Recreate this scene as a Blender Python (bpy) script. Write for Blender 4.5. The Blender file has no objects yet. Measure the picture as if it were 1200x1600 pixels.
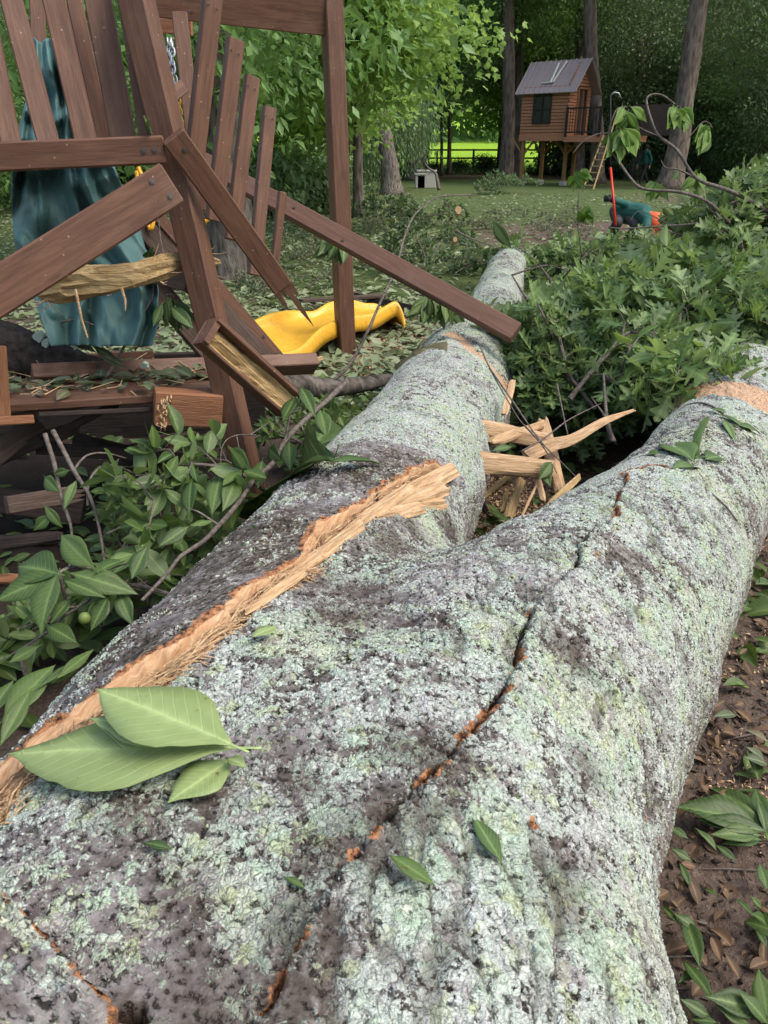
import bpy, bmesh, math, random
import numpy as np
from mathutils import Vector, Matrix, noise as mnoise
R = math.radians
random.seed(7); rng = np.random.default_rng(11)
sc = bpy.context.scene
col = sc.collection
# ------------------------------------------------------------------ camera, sky, sun, exposure
H = 1.45; PITCH = R(25.3)
cam_d = bpy.data.cameras.new('camera'); cam = bpy.data.objects.new('camera', cam_d); col.objects.link(cam)
cam_d.sensor_fit = 'VERTICAL'; cam_d.sensor_height = 24; cam_d.lens = 18
cam_d.clip_start = 0.02; cam_d.clip_end = 2000
cam.location = (0, 0, H); cam.rotation_euler = (math.pi/2 - PITCH, 0, 0)
cam_d.dof.use_dof = True; cam_d.dof.focus_distance = 2.6; cam_d.dof.aperture_fstop = 14
sc.camera = cam
w = bpy.data.worlds.new('World'); sc.world = w; w.use_nodes = True
SUN_EL, SUN_AZ = R(56), R(112)          # azimuth measured from +Y towards +X
nt = w.node_tree; bg = nt.nodes['Background']
sky = nt.nodes.new('ShaderNodeTexSky'); sky.sky_type = 'NISHITA'; sky.sun_disc = False
sky.sun_elevation = SUN_EL; sky.sun_rotation = SUN_AZ; sky.air_density = 1.6; sky.dust_density = 4.0; sky.ozone_density = .6
nt.links.new(sky.outputs[0], bg.inputs[0]); bg.inputs[1].default_value = 0.15
sl = bpy.data.lights.new('sun', 'SUN'); sun = bpy.data.objects.new('sun', sl); col.objects.link(sun)
sl.energy = 1.5; sl.angle = R(30); sl.color = (1, .95, .86)
sd = Vector((math.sin(SUN_AZ)*math.cos(SUN_EL), math.cos(SUN_AZ)*math.cos(SUN_EL), math.sin(SUN_EL)))
sun.rotation_euler = sd.to_track_quat('Z', 'Y').to_euler(); sun.location = (0, 0, 40)
sc.view_settings.view_transform = 'Standard'; sc.view_settings.look = 'None'
sc.view_settings.gamma = 1; sc.view_settings.exposure = 0.7
sc.render.engine = 'CYCLES'
sc.cycles.max_bounces = 6; sc.cycles.diffuse_bounces = 3; sc.cycles.glossy_bounces = 2
sc.cycles.transmission_bounces = 4; sc.cycles.transparent_max_bounces = 4
sc.cycles.use_adaptive_sampling = True

# ------------------------------------------------------------------ helpers
cF = np.array([0, math.cos(PITCH), -math.sin(PITCH)]); cU = np.array([0, math.sin(PITCH), math.cos(PITCH)]); cR = np.array([1., 0, 0])
C0 = np.array([0, 0, H])
def ray(px, py):
    return cF + (px-600)/1200.*cR + (800-py)/1200.*cU
def P(px, py, z):
    return Vector(C0 + z*ray(px, py))
def gz(x, y):
    """height of the terrain"""
    h = 0.02*math.sin(x*1.3+.4)*math.cos(y*1.1) if y < 14 else 0.0
    if y > 48: h += (y-48)**2*0.00055 if y < 78 else 0.495+(y-78)*0.058
    if x < -6 and 12 < y: h += min(1.6, (-6-x)*.12)*min(1, (y-12)/8)
    return h
def G(px, py, dz=0.0):
    """ground point under a pixel"""
    d = ray(px, py); t = 1.0; gh = 0
    for _ in range(40):
        if d[2] >= -1e-4: t = 60; break
        t = (gh+dz-H)/d[2]; x, y = t*d[0], t*d[1]; gh = gz(x, y)
    p = C0+t*d
    return Vector((p[0], p[1], gz(p[0], p[1])+dz))
def tag(o, label=None, cat=None, group=None, kind=None):
    if label: o['label'] = label
    if cat: o['category'] = cat
    if group: o['group'] = group
    if kind: o['kind'] = kind
    return o
def empty(name, loc, label, cat, group=None, rz=0):
    o = bpy.data.objects.new(name, None); col.objects.link(o); o.location = loc; o.rotation_euler = (0, 0, rz)
    o.empty_display_size = .1
    return tag(o, label, cat, group)
def link(name, me, mat=None, parent=None, M=None):
    """M is the world matrix of the object; parents here are unscaled empties or unrotated things"""
    o = bpy.data.objects.new(name, me); col.objects.link(o)
    if mat is not None:
        for m in (mat if isinstance(mat, (list, tuple)) else [mat]): me.materials.append(m)
    M = M or Matrix.Identity(4)
    if parent is not None:
        o.parent = parent
        PM = Matrix.LocRotScale(parent.location, parent.rotation_euler, parent.scale)
        if parent.parent is not None:
            q = parent.parent; PM = Matrix.LocRotScale(q.location, q.rotation_euler, q.scale) @ PM
        M = PM.inverted() @ M
    o.matrix_basis = M
    return o
def mesh_np(name, V, F, smooth=False, attrs=None, midx=None):
    """V (n,3), F list of arrays each (m,k) or a single array"""
    me = bpy.data.meshes.new(name)
    Fs = F if isinstance(F, list) else [F]
    Fs = [np.asarray(f, dtype=np.int32) for f in Fs if len(f)]
    V = np.asarray(V, dtype=np.float32)
    me.vertices.add(len(V)); me.vertices.foreach_set('co', V.ravel())
    loops = np.concatenate([f.ravel() for f in Fs])
    tot = np.concatenate([np.full(len(f), f.shape[1], np.int32) for f in Fs])
    start = np.concatenate([[0], np.cumsum(tot)[:-1]]).astype(np.int32)
    me.loops.add(len(loops)); me.loops.foreach_set('vertex_index', loops)
    me.polygons.add(len(tot)); me.polygons.foreach_set('loop_start', start); me.polygons.foreach_set('loop_total', tot)
    me.polygons.foreach_set('use_smooth', np.full(len(tot), bool(smooth)))
    if midx is not None: me.polygons.foreach_set('material_index', np.asarray(midx, np.int32))
    me.update(calc_edges=True)
    for k, a in (attrs or {}).items():
        at = me.attributes.new(k, 'FLOAT', 'POINT'); at.data.foreach_set('value', np.asarray(a, np.float32))
    return me
def copy_tree(o, parent=None):
    c = o.copy(); col.objects.link(c); c.parent = parent
    for ch in list(o.children): copy_tree(ch, c)
    return c

class MB:
    """collects boxes, tubes and sheets into one mesh"""
    def __init__(s): s.V = []; s.F = {}; s.n = 0; s.A = []
    def add(s, V, F, a=0.):
        V = np.asarray(V, float).reshape(-1, 3)
        for f in F: s.F.setdefault(len(f), []).append([i+s.n for i in f])
        s.V.append(V); s.A.append(np.full(len(V), a)); s.n += len(V)
    def box(s, c, size, M=None, bev=0.0, a=0.):
        x, y, z = [q/2 for q in size]; b = min(bev, x*.6, y*.6, z*.6)
        V = []; F = []
        if b <= 0:
            V = [(sx*x, sy*y, sz*z) for sx in (-1, 1) for sy in (-1, 1) for sz in (-1, 1)]
            F = [(0, 1, 3, 2), (4, 6, 7, 5), (0, 4, 5, 1), (2, 3, 7, 6), (0, 2, 6, 4), (1, 5, 7, 3)]
        else:
            prof = [(-y, -z+b), (-y+b, -z), (y-b, -z), (y, -z+b), (y, z-b), (y-b, z), (-y+b, z), (-y, z-b)]
            for xx, k in ((-x, 1-b/max(y, z)), (-x+b*.6, 1), (x-b*.6, 1), (x, 1-b/max(y, z))):
                V += [(xx, py*k, pz*k) for py, pz in prof]
            for r in range(3):
                for i in range(8): F.append((r*8+i, (r+1)*8+i, (r+1)*8+(i+1) % 8, r*8+(i+1) % 8))
            F.append(tuple(range(8))); F.append(tuple(range(31, 23, -1)))
        V = np.array(V)
        if M is not None: V = V @ np.array(M.to_3x3()).T
        s.add(V+np.array(c), F, a)
    def tube(s, pts, rad, n=8, cap=True, a=0., wob=0.):
        pts = [Vector(p) for p in pts]
        if not hasattr(rad, '__len__'): rad = [rad]*len(pts)
        up = Vector((0, 0, 1)); V = []; last = None
        for i, p in enumerate(pts):
            t = (pts[min(i+1, len(pts)-1)]-pts[max(i-1, 0)]).normalized()
            if last is None:
                u = t.cross(up if abs(t.z) < .9 else Vector((1, 0, 0))).normalized()
            else:
                u = (last - t*last.dot(t)).normalized()
            last = u; v = t.cross(u)
            for k in range(n):
                ang = 2*math.pi*k/n; rr = rad[i]*(1+(wob*mnoise.noise(Vector((math.cos(ang)*1.3+i*.37, math.sin(ang)*1.3, s.n*.01))) if wob else 0))
                V.append(p+u*math.cos(ang)*rr+v*math.sin(ang)*rr)
        F = []
        for i in range(len(pts)-1):
            for k in range(n): F.append((i*n+k, i*n+(k+1) % n, (i+1)*n+(k+1) % n, (i+1)*n+k))
        if cap: F.append(tuple(range(n-1, -1, -1))); F.append(tuple((len(pts)-1)*n+k for k in range(n)))
        s.add([tuple(q) for q in V], F, a)
    def mesh(s, name, smooth=False):
        V = np.concatenate(s.V); return mesh_np(name, V, [np.array(f) for f in s.F.values()], smooth, {'rnd': np.concatenate(s.A)})
    def build(s, name, mat, parent=None, M=None, smooth=False):
        return link(name, s.mesh(name, smooth), mat, parent, M)
def smooth_path(pts, sub=4):
    """Catmull-Rom through points"""
    pts = [Vector(p) for p in pts]; out = []
    for i in range(len(pts)-1):
        p0 = pts[max(i-1, 0)]; p1 = pts[i]; p2 = pts[i+1]; p3 = pts[min(i+2, len(pts)-1)]
        for k in range(sub):
            t = k/sub
            out.append(.5*((2*p1)+(p2-p0)*t+(2*p0-5*p1+4*p2-p3)*t*t+(3*p1-p0-3*p2+p3)*t**3))
    out.append(pts[-1]); return out

# vectorised value noise
def _h(ix, iy, iz):
    n = (ix.astype(np.int64)*374761393 + iy.astype(np.int64)*668265263 + iz.astype(np.int64)*2147483647) & 0xffffffff
    n = ((n ^ (n >> 13))*1274126177) & 0xffffffff
    n = ((n ^ (n >> 16))*2246822519) & 0xffffffff
    return ((n ^ (n >> 15)) & 0xffff)/65535.*2-1
def vnoise(p, scale, octaves=1, seed=0):
    out = np.zeros(len(p)); amp = 1.; tot = 0
    q = p*scale+seed*17.3
    for o in range(octaves):
        i = np.floor(q).astype(np.int64); f = q-i; f = f*f*(3-2*f)
        r = 0
        for dx in (0, 1):
            for dy in (0, 1):
                for dz in (0, 1):
                    wgt = (f[:, 0] if dx else 1-f[:, 0])*(f[:, 1] if dy else 1-f[:, 1])*(f[:, 2] if dz else 1-f[:, 2])
                    r = r+wgt*_h(i[:, 0]+dx, i[:, 1]+dy, i[:, 2]+dz)
        out += r*amp; tot += amp; amp *= .5; q = q*2.03+5.1
    return out/tot

# ------------------------------------------------------------------ materials
class NT:
    def __init__(s, name, rough=.7, spec=.3):
        s.m = bpy.data.materials.new(name); s.m.use_nodes = True; s.t = s.m.node_tree
        s.p = s.t.nodes['Principled BSDF']; s.out = s.t.nodes['Material Output']
        s.p.inputs['Roughness'].default_value = rough; s.p.inputs['Specular IOR Level'].default_value = spec
    def n(s, typ, **kw):
        nd = s.t.nodes.new(typ)
        for k, v in kw.items():
            if hasattr(nd, k): setattr(nd, k, v)
            else: nd.inputs[k].default_value = v
        return nd
    def l(s, a, b): s.t.links.new(a, b)
    def coord(s, kind='Object', scale=None, loc=None):
        c = s.n('ShaderNodeTexCoord').outputs[kind]
        if scale is None and loc is None: return c
        m = s.n('ShaderNodeMapping'); s.l(c, m.inputs['Vector'])
        if scale: m.inputs['Scale'].default_value = scale
        if loc: m.inputs['Location'].default_value = loc
        return m.outputs[0]
    def noise(s, co, scale, detail=4, rough=.55, dist=0., d4=None):
        nd = s.n('ShaderNodeTexNoise'); nd.inputs['Scale'].default_value = scale; nd.inputs['Detail'].default_value = detail
        nd.inputs['Roughness'].default_value = rough; nd.inputs['Distortion'].default_value = dist
        s.l(co, nd.inputs['Vector']); return nd.outputs[0]
    def vor(s, co, scale, feature='F1', rand=1.):
        nd = s.n('ShaderNodeTexVoronoi'); nd.feature = feature; nd.inputs['Scale'].default_value = scale
        nd.inputs['Randomness'].default_value = rand; s.l(co, nd.inputs['Vector']); return nd
    def ramp(s, fac, stops, interp='LINEAR'):
        nd = s.n('ShaderNodeValToRGB'); cr = nd.color_ramp; cr.interpolation = interp
        while len(cr.elements) < len(stops): cr.elements.new(.5)
        for e, (p, c) in zip(cr.elements, stops):
            e.position = p; e.color = (c, c, c, 1) if isinstance(c, (int, float)) else (*c, 1)
        s.l(fac, nd.inputs[0]); return nd.outputs[0]
    def mix(s, fac, a, b, blend='MIX'):
        nd = s.n('ShaderNodeMix'); nd.data_type = 'RGBA'; nd.blend_type = blend
        for sock, v in ((nd.inputs[0], fac), (nd.inputs[6], a), (nd.inputs[7], b)):
            if isinstance(v, (int, float)): sock.default_value = v
            elif isinstance(v, tuple): sock.default_value = (*v, 1) if len(v) == 3 else v
            else: s.l(v, sock)
        return nd.outputs[2]
    def math(s, op, a, b=None, c=None, clamp=False):
        nd = s.n('ShaderNodeMath'); nd.operation = op; nd.use_clamp = clamp
        for sock, v in zip(nd.inputs, (a, b, c)):
            if v is None: continue
            if isinstance(v, (int, float)): sock.default_value = v
            else: s.l(v, sock)
        return nd.outputs[0]
    def attr(s, name): return s.n('ShaderNodeAttribute', attribute_name=name).outputs['Fac']
    def bump(s, h, strength=.5, dist=.01, normal=None):
        b = s.n('ShaderNodeBump'); b.inputs['Strength'].default_value = strength; b.inputs['Distance'].default_value = dist
        s.l(h, b.inputs['Height'])
        if normal is not None: s.l(normal, b.inputs['Normal'])
        s.l(b.outputs[0], s.p.inputs['Normal']); return b.outputs[0]
    def base(s, c):
        if isinstance(c, tuple): s.p.inputs['Base Color'].default_value = (*c, 1)
        else: s.l(c, s.p.inputs['Base Color'])

def leaf_mat(name, dark, light, under, trans=.35, rough=.45, brown=0.0, tcol=None, tc_mul=1.0):
    t = NT(name, rough, .4)
    r = t.attr('rnd'); info = t.n('ShaderNodeObjectInfo').outputs['Random']
    rr = t.math('FRACT', t.math('ADD', r, t.math('MULTIPLY', info, .37)))
    c = t.ramp(rr, [(0, dark), (.45, tuple(.5*(a+b) for a, b in zip(dark, light))), (.8 if brown else .9, light)] + ([(.84, (.17, .12, .075))] if brown else []))
    co = t.coord(); nz = t.noise(co, 22, 3)
    c = t.mix(.35, c, t.mix(nz, dark, light))
    vein = t.attr('vein')
    c = t.mix(t.math('ADD', t.math('MULTIPLY', vein, .15), t.math('MULTIPLY', t.math('POWER', vein, 7.), .75)), c, tuple(min(1, q*1.6+.03) for q in light))
    # side veins: fine chevrons leaving the midrib
    ch = t.math('FRACT', t.math('MULTIPLY', t.math('SUBTRACT', t.attr('lv'), t.math('MULTIPLY', t.attr('lu'), 1.1)), 11.))
    chl = t.ramp(ch, [(0, .8), (.08, 0), (.93, 0), (1, .8)])
    c = t.mix(chl, c, tuple(min(1, q*1.45+.015) for q in light))
    spot = t.noise(co, 55, 4, .7); c = t.mix(t.ramp(spot, [(.65, 0), (.71, .8)]), c, (.11, .055, .02))
    t.bump(t.math('ADD', t.math('MULTIPLY', chl, -1.), t.noise(co, 35, 3)), .35, .004)
    geo = t.n('ShaderNodeNewGeometry').outputs['Backfacing']
    c = t.mix(geo, c, t.mix(.6, c, under))
    t.base(c)
    tr = t.n('ShaderNodeBsdfTranslucent'); tcn = t.mix(.5, c, tcol or (light[0]*1.9, light[1]*1.9, light[2]*.8))
    t.l(tcn, tr.inputs['Color'])
    ms = t.n('ShaderNodeMixShader'); ms.inputs[0].default_value = trans
    t.l(t.p.outputs[0], ms.inputs[1]); t.l(tr.outputs[0], ms.inputs[2]); t.l(ms.outputs[0], t.out.inputs['Surface'])
    return t.m
M = {}
M['oakleaf'] = leaf_mat('oak_leaf', (.024, .060, .020), (.155, .235, .078), (.25, .32, .20), .3)
M['hickleaf'] = leaf_mat('hickory_leaf', (.020, .052, .016), (.115, .18, .048), (.20, .27, .14), .28)
M['bigleaf'] = leaf_mat('pale_leaf_underside', (.20, .27, .105), (.28, .36, .145), (.24, .31, .14), .2, rough=.42)
M['litter'] = leaf_mat('leaf_litter', (.045, .062, .030), (.15, .185, .10), (.25, .27, .20), .2, brown=1)
M['maple'] = leaf_mat('maple_leaf', (.065, .14, .03), (.20, .32, .075), (.18, .27, .10), .55, tcol=(.44, .62, .11))
M['canopy'] = leaf_mat('canopy_leaf', (.05, .11, .035), (.12, .22, .065), (.14, .21, .10), .42)
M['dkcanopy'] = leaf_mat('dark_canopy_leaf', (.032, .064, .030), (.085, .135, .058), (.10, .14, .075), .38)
M['willow'] = leaf_mat('weeping_leaf', (.05, .10, .045), (.12, .19, .085), (.15, .21, .12), .38)

def wood_paint():
    t = NT('redwood_stain', .5, .35)
    co = t.coord(scale=(1.2, 14, 14)); info = t.n('ShaderNodeObjectInfo').outputs['Random']
    off = t.n('ShaderNodeVectorMath'); off.operation = 'ADD'; t.l(co, off.inputs[0])
    cx = t.n('ShaderNodeCombineXYZ'); t.l(t.math('MULTIPLY', info, 37.), cx.inputs[0]); t.l(t.math('MULTIPLY', info, 11.), cx.inputs[1]); t.l(cx.outputs[0], off.inputs[1])
    g = t.noise(off.outputs[0], 4.0, 6, .62, .6)
    g2 = t.noise(off.outputs[0], 14.0, 4, .6)
    c = t.ramp(g, [(.3, (.072, .033, .020)), (.5, (.112, .053, .033)), (.72, (.160, .080, .050))])
    c = t.mix(t.math('MULTIPLY', t.math('SUBTRACT', info, .3), .35, clamp=True), c, (.135, .080, .060))
    big = t.noise(t.coord(), 3.5, 5, .65)
    c = t.mix(t.ramp(big, [(.55, 0), (.75, .35)]), c, (.20, .13, .095))
    dirt = t.noise(t.coord(), 34, 5, .7)
    c = t.mix(t.ramp(dirt, [(.63, 0), (.72, .5)]), c, (.035, .022, .018))
    geo = t.n('ShaderNodeNewGeometry').outputs['Pointiness']
    c = t.mix(t.ramp(geo, [(.52, 0), (.6, .5)]), c, (.27, .17, .12))
    spk = t.vor(t.coord(), 26).outputs['Distance']
    c = t.mix(t.ramp(spk, [(.055, .8), (.09, 0)]), c, (.30, .21, .15))
    t.base(c)
    t.l(t.ramp(g2, [(.3, .42), (.7, .7)]), t.p.inputs['Roughness'])
    t.bump(t.math('ADD', g, t.math('MULTIPLY', g2, .5)), .35, .004)
    return t.m
M['paint'] = wood_paint()
def raw_wood(name, a, b, c3, rough=.7):
    t = NT(name, rough, .2)
    co = t.coord(scale=(1.5, 22, 22)); g = t.noise(co, 5, 6, .6, .8); g2 = t.noise(co, 16, 3)
    c = t.ramp(g, [(.25, a), (.5, b), (.75, c3)])
    sp = t.noise(t.coord(), 14, 4); c = t.mix(t.ramp(sp, [(.55, 0), (.75, .45)]), c, a)
    t.base(c); t.bump(t.math('ADD', g, t.math('MULTIPLY', g2, .6)), .7, .008)
    return t.m
M['fresh'] = raw_wood('fresh_split_wood', (.27, .155, .085), (.50, .33, .19), (.66, .49, .32))
M['yellow_wood'] = raw_wood('split_board_wood', (.20, .12, .055), (.42, .29, .14), (.56, .43, .24))
M['deckwood'] = raw_wood('weathered_deck_board', (.05, .032, .026), (.085, .058, .048), (.13, .095, .08))
M['timber'] = raw_wood('orange_timber', (.15, .065, .033), (.235, .105, .055), (.33, .17, .095))
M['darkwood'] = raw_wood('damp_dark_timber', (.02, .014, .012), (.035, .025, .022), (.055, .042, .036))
M['cedar'] = raw_wood('cedar_siding', (.23, .095, .052), (.36, .165, .095), (.44, .225, .14))
M['post'] = raw_wood('treated_post', (.17, .09, .035), (.26, .15, .065), (.34, .2, .1))

def bark_far(name, a, b, sc_=1.0, vs=.25):
    t = NT(name, .9, .15)
    co = t.coord(scale=(9*sc_, 9*sc_, 9*sc_*vs)); n1 = t.noise(co, 2.2, 7, .65, 1.2); v = t.vor(co, 2.0).outputs['Distance']
    h = t.math('ADD', n1, t.math('MULTIPLY', v, .6))
    t.base(t.ramp(h, [(.45, a), (.85, b), (1.15, tuple(min(1, q*1.3) for q in b))])); t.bump(h, 1.0, .03)
    return t.m
M['bark_grey'] = bark_far('furrowed_bark', (.030, .026, .022), (.15, .13, .115))
M['bark_dark'] = bark_far('dark_bark', (.04, .034, .029), (.13, .11, .095), .6)
M['bark_brown'] = bark_far('brown_bark', (.055, .044, .037), (.14, .112, .095), .5)
M['bark_damp'] = bark_far('damp_bark', (.016, .013, .012), (.05, .041, .036), 1.5, .6)
def twig():
    t = NT('twig_bark', .8, .2); co = t.coord(); n = t.noise(co, 60, 4)
    t.base(t.ramp(n, [(.35, (.075, .06, .052)), (.65, (.17, .145, .13))])); t.bump(n, .4, .002); return t.m
M['twig'] = twig()
def plain(name, c, rough=.5, spec=.4, metal=0, nscale=20, var=.15, bump=.1):
    t = NT(name, rough, spec); n = t.noise(t.coord(), nscale, 4)
    t.base(t.mix(n, tuple(q*(1-var) for q in c), tuple(min(1, q*(1+var)) for q in c))); t.p.inputs['Metallic'].default_value = metal
    t.bump(n, bump, .003); return t.m
M['steel'] = plain('galvanised_steel', (.45, .45, .46), .4, .5, .9)
M['bolt'] = plain('dull_bolt', (.10, .085, .075), .5, .5, .6)
M['yellow'] = plain('yellow_plastic', (.78, .38, .02), .38, .45, 0, 9, .08)
M['roofmetal'] = plain('brown_metal_roof', (.24, .205, .215), .4, .5, .3, 3, .1)
M['black'] = plain('black_cloth', (.012, .012, .014), .8)
M['teal_shirt'] = plain('teal_shirt', (.012, .085, .075), .8)
M['greypants'] = plain('grey_trousers', (.06, .06, .065), .85)
M['orange'] = plain('orange_helmet_plastic', (.85, .13, .04), .35)
M['redpole'] = plain('red_pole_paint', (.6, .03, .02), .4)
M['skin'] = plain('skin', (.35, .2, .14), .55)
M['white'] = plain('white_cloth', (.6, .6, .62), .8)
M['hivis'] = plain('hi_vis_fabric', (.55, .85, .08), .7)
M['olive'] = plain('olive_cloth', (.12, .11, .05), .85)
M['concrete'] = plain('concrete', (.4, .39, .37), .9)
M['glass'] = plain('dark_glass', (.03, .035, .035), .08, .6)
M['darkmetal'] = plain('black_metal', (.015, .013, .012), .5)
M['siding'] = plain('pale_grey_siding', (.36, .38, .37), .7)
M['nut'] = plain('green_nut', (.14, .19, .05), .5)
def pale():
    t = NT('pale_chips', .85, .2); t.base(t.ramp(t.attr('rnd'), [(0, (.42, .27, .15)), (.6, (.62, .46, .30)), (1, (.25, .14, .08))])); return t.m
M['chips'] = pale()
# ------------------------------------------------------------------ terrain
def ground_mat():
    t = NT('lawn_and_dirt', .95, .1); co = t.coord()
    n1 = t.noise(co, .55, 5, .6); n2 = t.noise(co, 9, 6, .7); n3 = t.noise(co, 70, 4, .7); n4 = t.noise(co, 2.2, 5, .65)
    dirt = t.mix(n2, (.065, .045, .036), (.16, .12, .10)); dirt = t.mix(t.ramp(n3, [(.5, 0), (.75, .6)]), dirt, (.26, .21, .17))
    grass = t.mix(n3, (.050, .075, .028), (.105, .145, .055)); grass = t.mix(t.ramp(n4, [(.5, 0), (.7, .5)]), grass, (.14, .14, .06))
    dirt = t.mix(t.attr('deck_shade'), dirt, t.mix(n2, (.010, .008, .007), (.035, .026, .021)))  # shade under the deck, painted as near-black ground colour
    g = t.attr('grass'); f = t.math('ADD', g, t.math('MULTIPLY', t.math('SUBTRACT', n4, .5), 1.6))
    c = t.mix(t.ramp(f, [(.4, 0), (.6, 1)]), dirt, grass)
    meadow = t.mix(n1, (.20, .36, .035), (.30, .48, .05)); c = t.mix(t.attr('meadow'), c, meadow)
    t.base(c); t.bump(t.math('ADD', n2, t.math('MULTIPLY', n3, .5)), .9, .03)
    return t.m
def build_ground():
    ys = np.unique(np.concatenate([np.linspace(-12, 14, 105), np.linspace(14, 60, 60), np.linspace(60, 140, 30), np.linspace(140, 900, 12)]))
    xs = np.unique(np.concatenate([-np.geomspace(1, 600, 46), np.linspace(-1, 1, 9), np.geomspace(1, 600, 46)]))
    X, Y = np.meshgrid(xs, ys, indexing='ij')
    Z = np.array([[gz(x, min(y, 300)) for y in ys] for x in xs])
    V = np.stack([X, Y, Z], -1).reshape(-1, 3); ny = len(ys)
    i, j = np.meshgrid(np.arange(len(xs)-1), np.arange(ny-1), indexing='ij'); b = (i*ny+j).ravel()
    F = np.stack([b, b+ny, b+ny+1, b+1], -1)
    x, y = V[:, 0], V[:, 1]
    grass = np.clip((y-6)/3, 0, 1)*.75
    path = np.exp(-((y-(15.5+.25*(x-5)))/2.2)**2)*np.clip((x-1)/2, 0, 1); grass -= path*.9
    path2 = np.exp(-((y-(26))/3.5)**2)*np.clip((x-7)/3, 0, 1); grass -= path2*.4
    grass = np.where(y > 42, grass-.35*np.clip((y-42)/3, 0, 1), grass)
    meadow = np.clip((y-57)/1.5, 0, 1)
    deck_shade = np.clip(1.3-np.sqrt(((x+1.6)/1.35)**2+((y-3.1)/1.15)**2), 0, 1)**.5  # oval of painted shade on the ground beneath the collapsed deck
    me = mesh_np('ground', V, F, True, {'deck_shade': deck_shade, 'grass': grass, 'meadow': meadow})
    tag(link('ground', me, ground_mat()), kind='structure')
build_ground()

# ------------------------------------------------------------------ the fallen trunk (signed distance field -> surface net)
LEFT = [(-.42, -1.1, .50, .36), (-.32, .2, .50, .345), (-.235, .95, .48, .325), (-.08, 1.9, .40, .29), (.07, 2.6, .33, .29), (.28, 3.4, .33, .29),
        (.47, 4.2, .33, .27), (.70, 5.2, .34, .215), (1.25, 8.2, .30, .185), (1.45, 9.2, .28, .18)]
MAIN = [(-.04, -1.2, .46, .40), (-.075, .1, .46, .375), (.015, .80, .44, .365), (.15, 1.1, .42, .36), (.46, 1.55, .36, .325), (.80, 2.05, .32, .275), (1.15, 2.55, .32, .25), (1.49, 3.15, .35, .25),
        (1.9, 3.95, .36, .25), (2.5, 5.0, .33, .22), (3.2, 6.4, .30, .18)]
def sdf(p):
    def poly(L):
        d = None
        for a, b in zip(L[:-1], L[1:]):
            A = np.array(a[:3]); B = np.array(b[:3]); ab = B-A
            q = p-A; t = np.clip((q@ab)/(ab@ab), 0, 1)
            dd = np.linalg.norm(q-t[..., None]*ab, axis=-1)-(a[3]+t*(b[3]-a[3]))
            if d is None: d = dd
            else:
                k = .04; h = np.clip(.5+.5*(d-dd)/k, 0, 1); d = d*(1-h)+dd*h-k*h*(1-h)
        return d
    d1 = poly(LEFT); d2 = poly(MAIN); k = .085
    h = np.clip(.5+.5*(d2-d1)/k, 0, 1)
    return d2*(1-h)+d1*h-k*h*(1-h)
def hit(px, py):
    d = ray(px, py); L = np.linalg.norm(d); d = d/L; t = .1
    for _ in range(120):
        s = sdf((C0+t*d)[None, :])[0]
        if s < .0008: break
        t += s*.9
        if t > 20: return None
    return C0+t*d
def grad(p):
    e = 1e-3; g = np.stack([sdf(p+np.array(v)*e)-sdf(p-np.array(v)*e) for v in ((1, 0, 0), (0, 1, 0), (0, 0, 1))], -1)
    return g/np.maximum(np.linalg.norm(g, axis=-1, keepdims=True), 1e-9)
def surf_net(xs, ys, zs):
    F = np.empty((len(xs), len(ys), len(zs)), np.float32)
    for j0 in range(0, len(ys), 24):
        yy = ys[j0:j0+24]; Xg, Yg, Zg = np.meshgrid(xs, yy, zs, indexing='ij')
        F[:, j0:j0+24] = sdf(np.stack([Xg, Yg, Zg], -1))
    S = F < 0
    c = [S[a:S.shape[0]-1+a, b:S.shape[1]-1+b, d:S.shape[2]-1+d] for a in (0, 1) for b in (0, 1) for d in (0, 1)]
    cnt = sum(q.astype(np.int8) for q in c); act = (cnt > 0) & (cnt < 8)
    idx = -np.ones(act.shape, np.int64); ii = np.argwhere(act); idx[act] = np.arange(len(ii))
    V = np.stack([(xs[ii[:, 0]]+xs[ii[:, 0]+1])/2, (ys[ii[:, 1]]+ys[ii[:, 1]+1])/2, (zs[ii[:, 2]]+zs[ii[:, 2]+1])/2], -1)
    Q = []
    for ax in range(3):
        sl0 = [slice(1, -1)]*3; sl1 = [slice(1, -1)]*3
        sl0[ax] = slice(0, -1); sl1[ax] = slice(1, None)
        a = S[tuple(sl0)]; b = S[tuple(sl1)]
        e = np.argwhere(a != b); inside = a[a != b]
        o = e.copy()
        for q in range(3):
            if q != ax: o[:, q] += 1
        u, v = [q for q in range(3) if q != ax]
        def cell(du, dv):
            k = o.copy(); k[:, u] += du; k[:, v] += dv; return idx[k[:, 0], k[:, 1], k[:, 2]]
        quad = np.stack([cell(-1, -1), cell(0, -1), cell(0, 0), cell(-1, 0)], -1)
        flip = ~inside if ax != 1 else inside
        quad[flip] = quad[flip][:, ::-1]; Q.append(quad)
    Q = np.concatenate(Q); Q = Q[(Q >= 0).all(1)]
    return V, Q
def subdivide(V, Q):
    E = np.sort(np.concatenate([Q[:, [0, 1]], Q[:, [1, 2]], Q[:, [2, 3]], Q[:, [3, 0]]]), 1)
    key = E[:, 0]*len(V)+E[:, 1]; uk, inv = np.unique(key, return_inverse=True)
    ue = np.stack([uk//len(V), uk % len(V)], -1); n = len(V); m = len(Q)
    VE = V[ue].mean(1); VF = V[Q].mean(1); inv = inv.reshape(4, m)+n; f = np.arange(m)+n+len(VE)
    Vn = np.concatenate([V, VE, VF])
    Qn = np.concatenate([np.stack([Q[:, k], inv[k], f, inv[(k-1) % 4]], -1) for k in range(4)])
    return Vn, Qn
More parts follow.
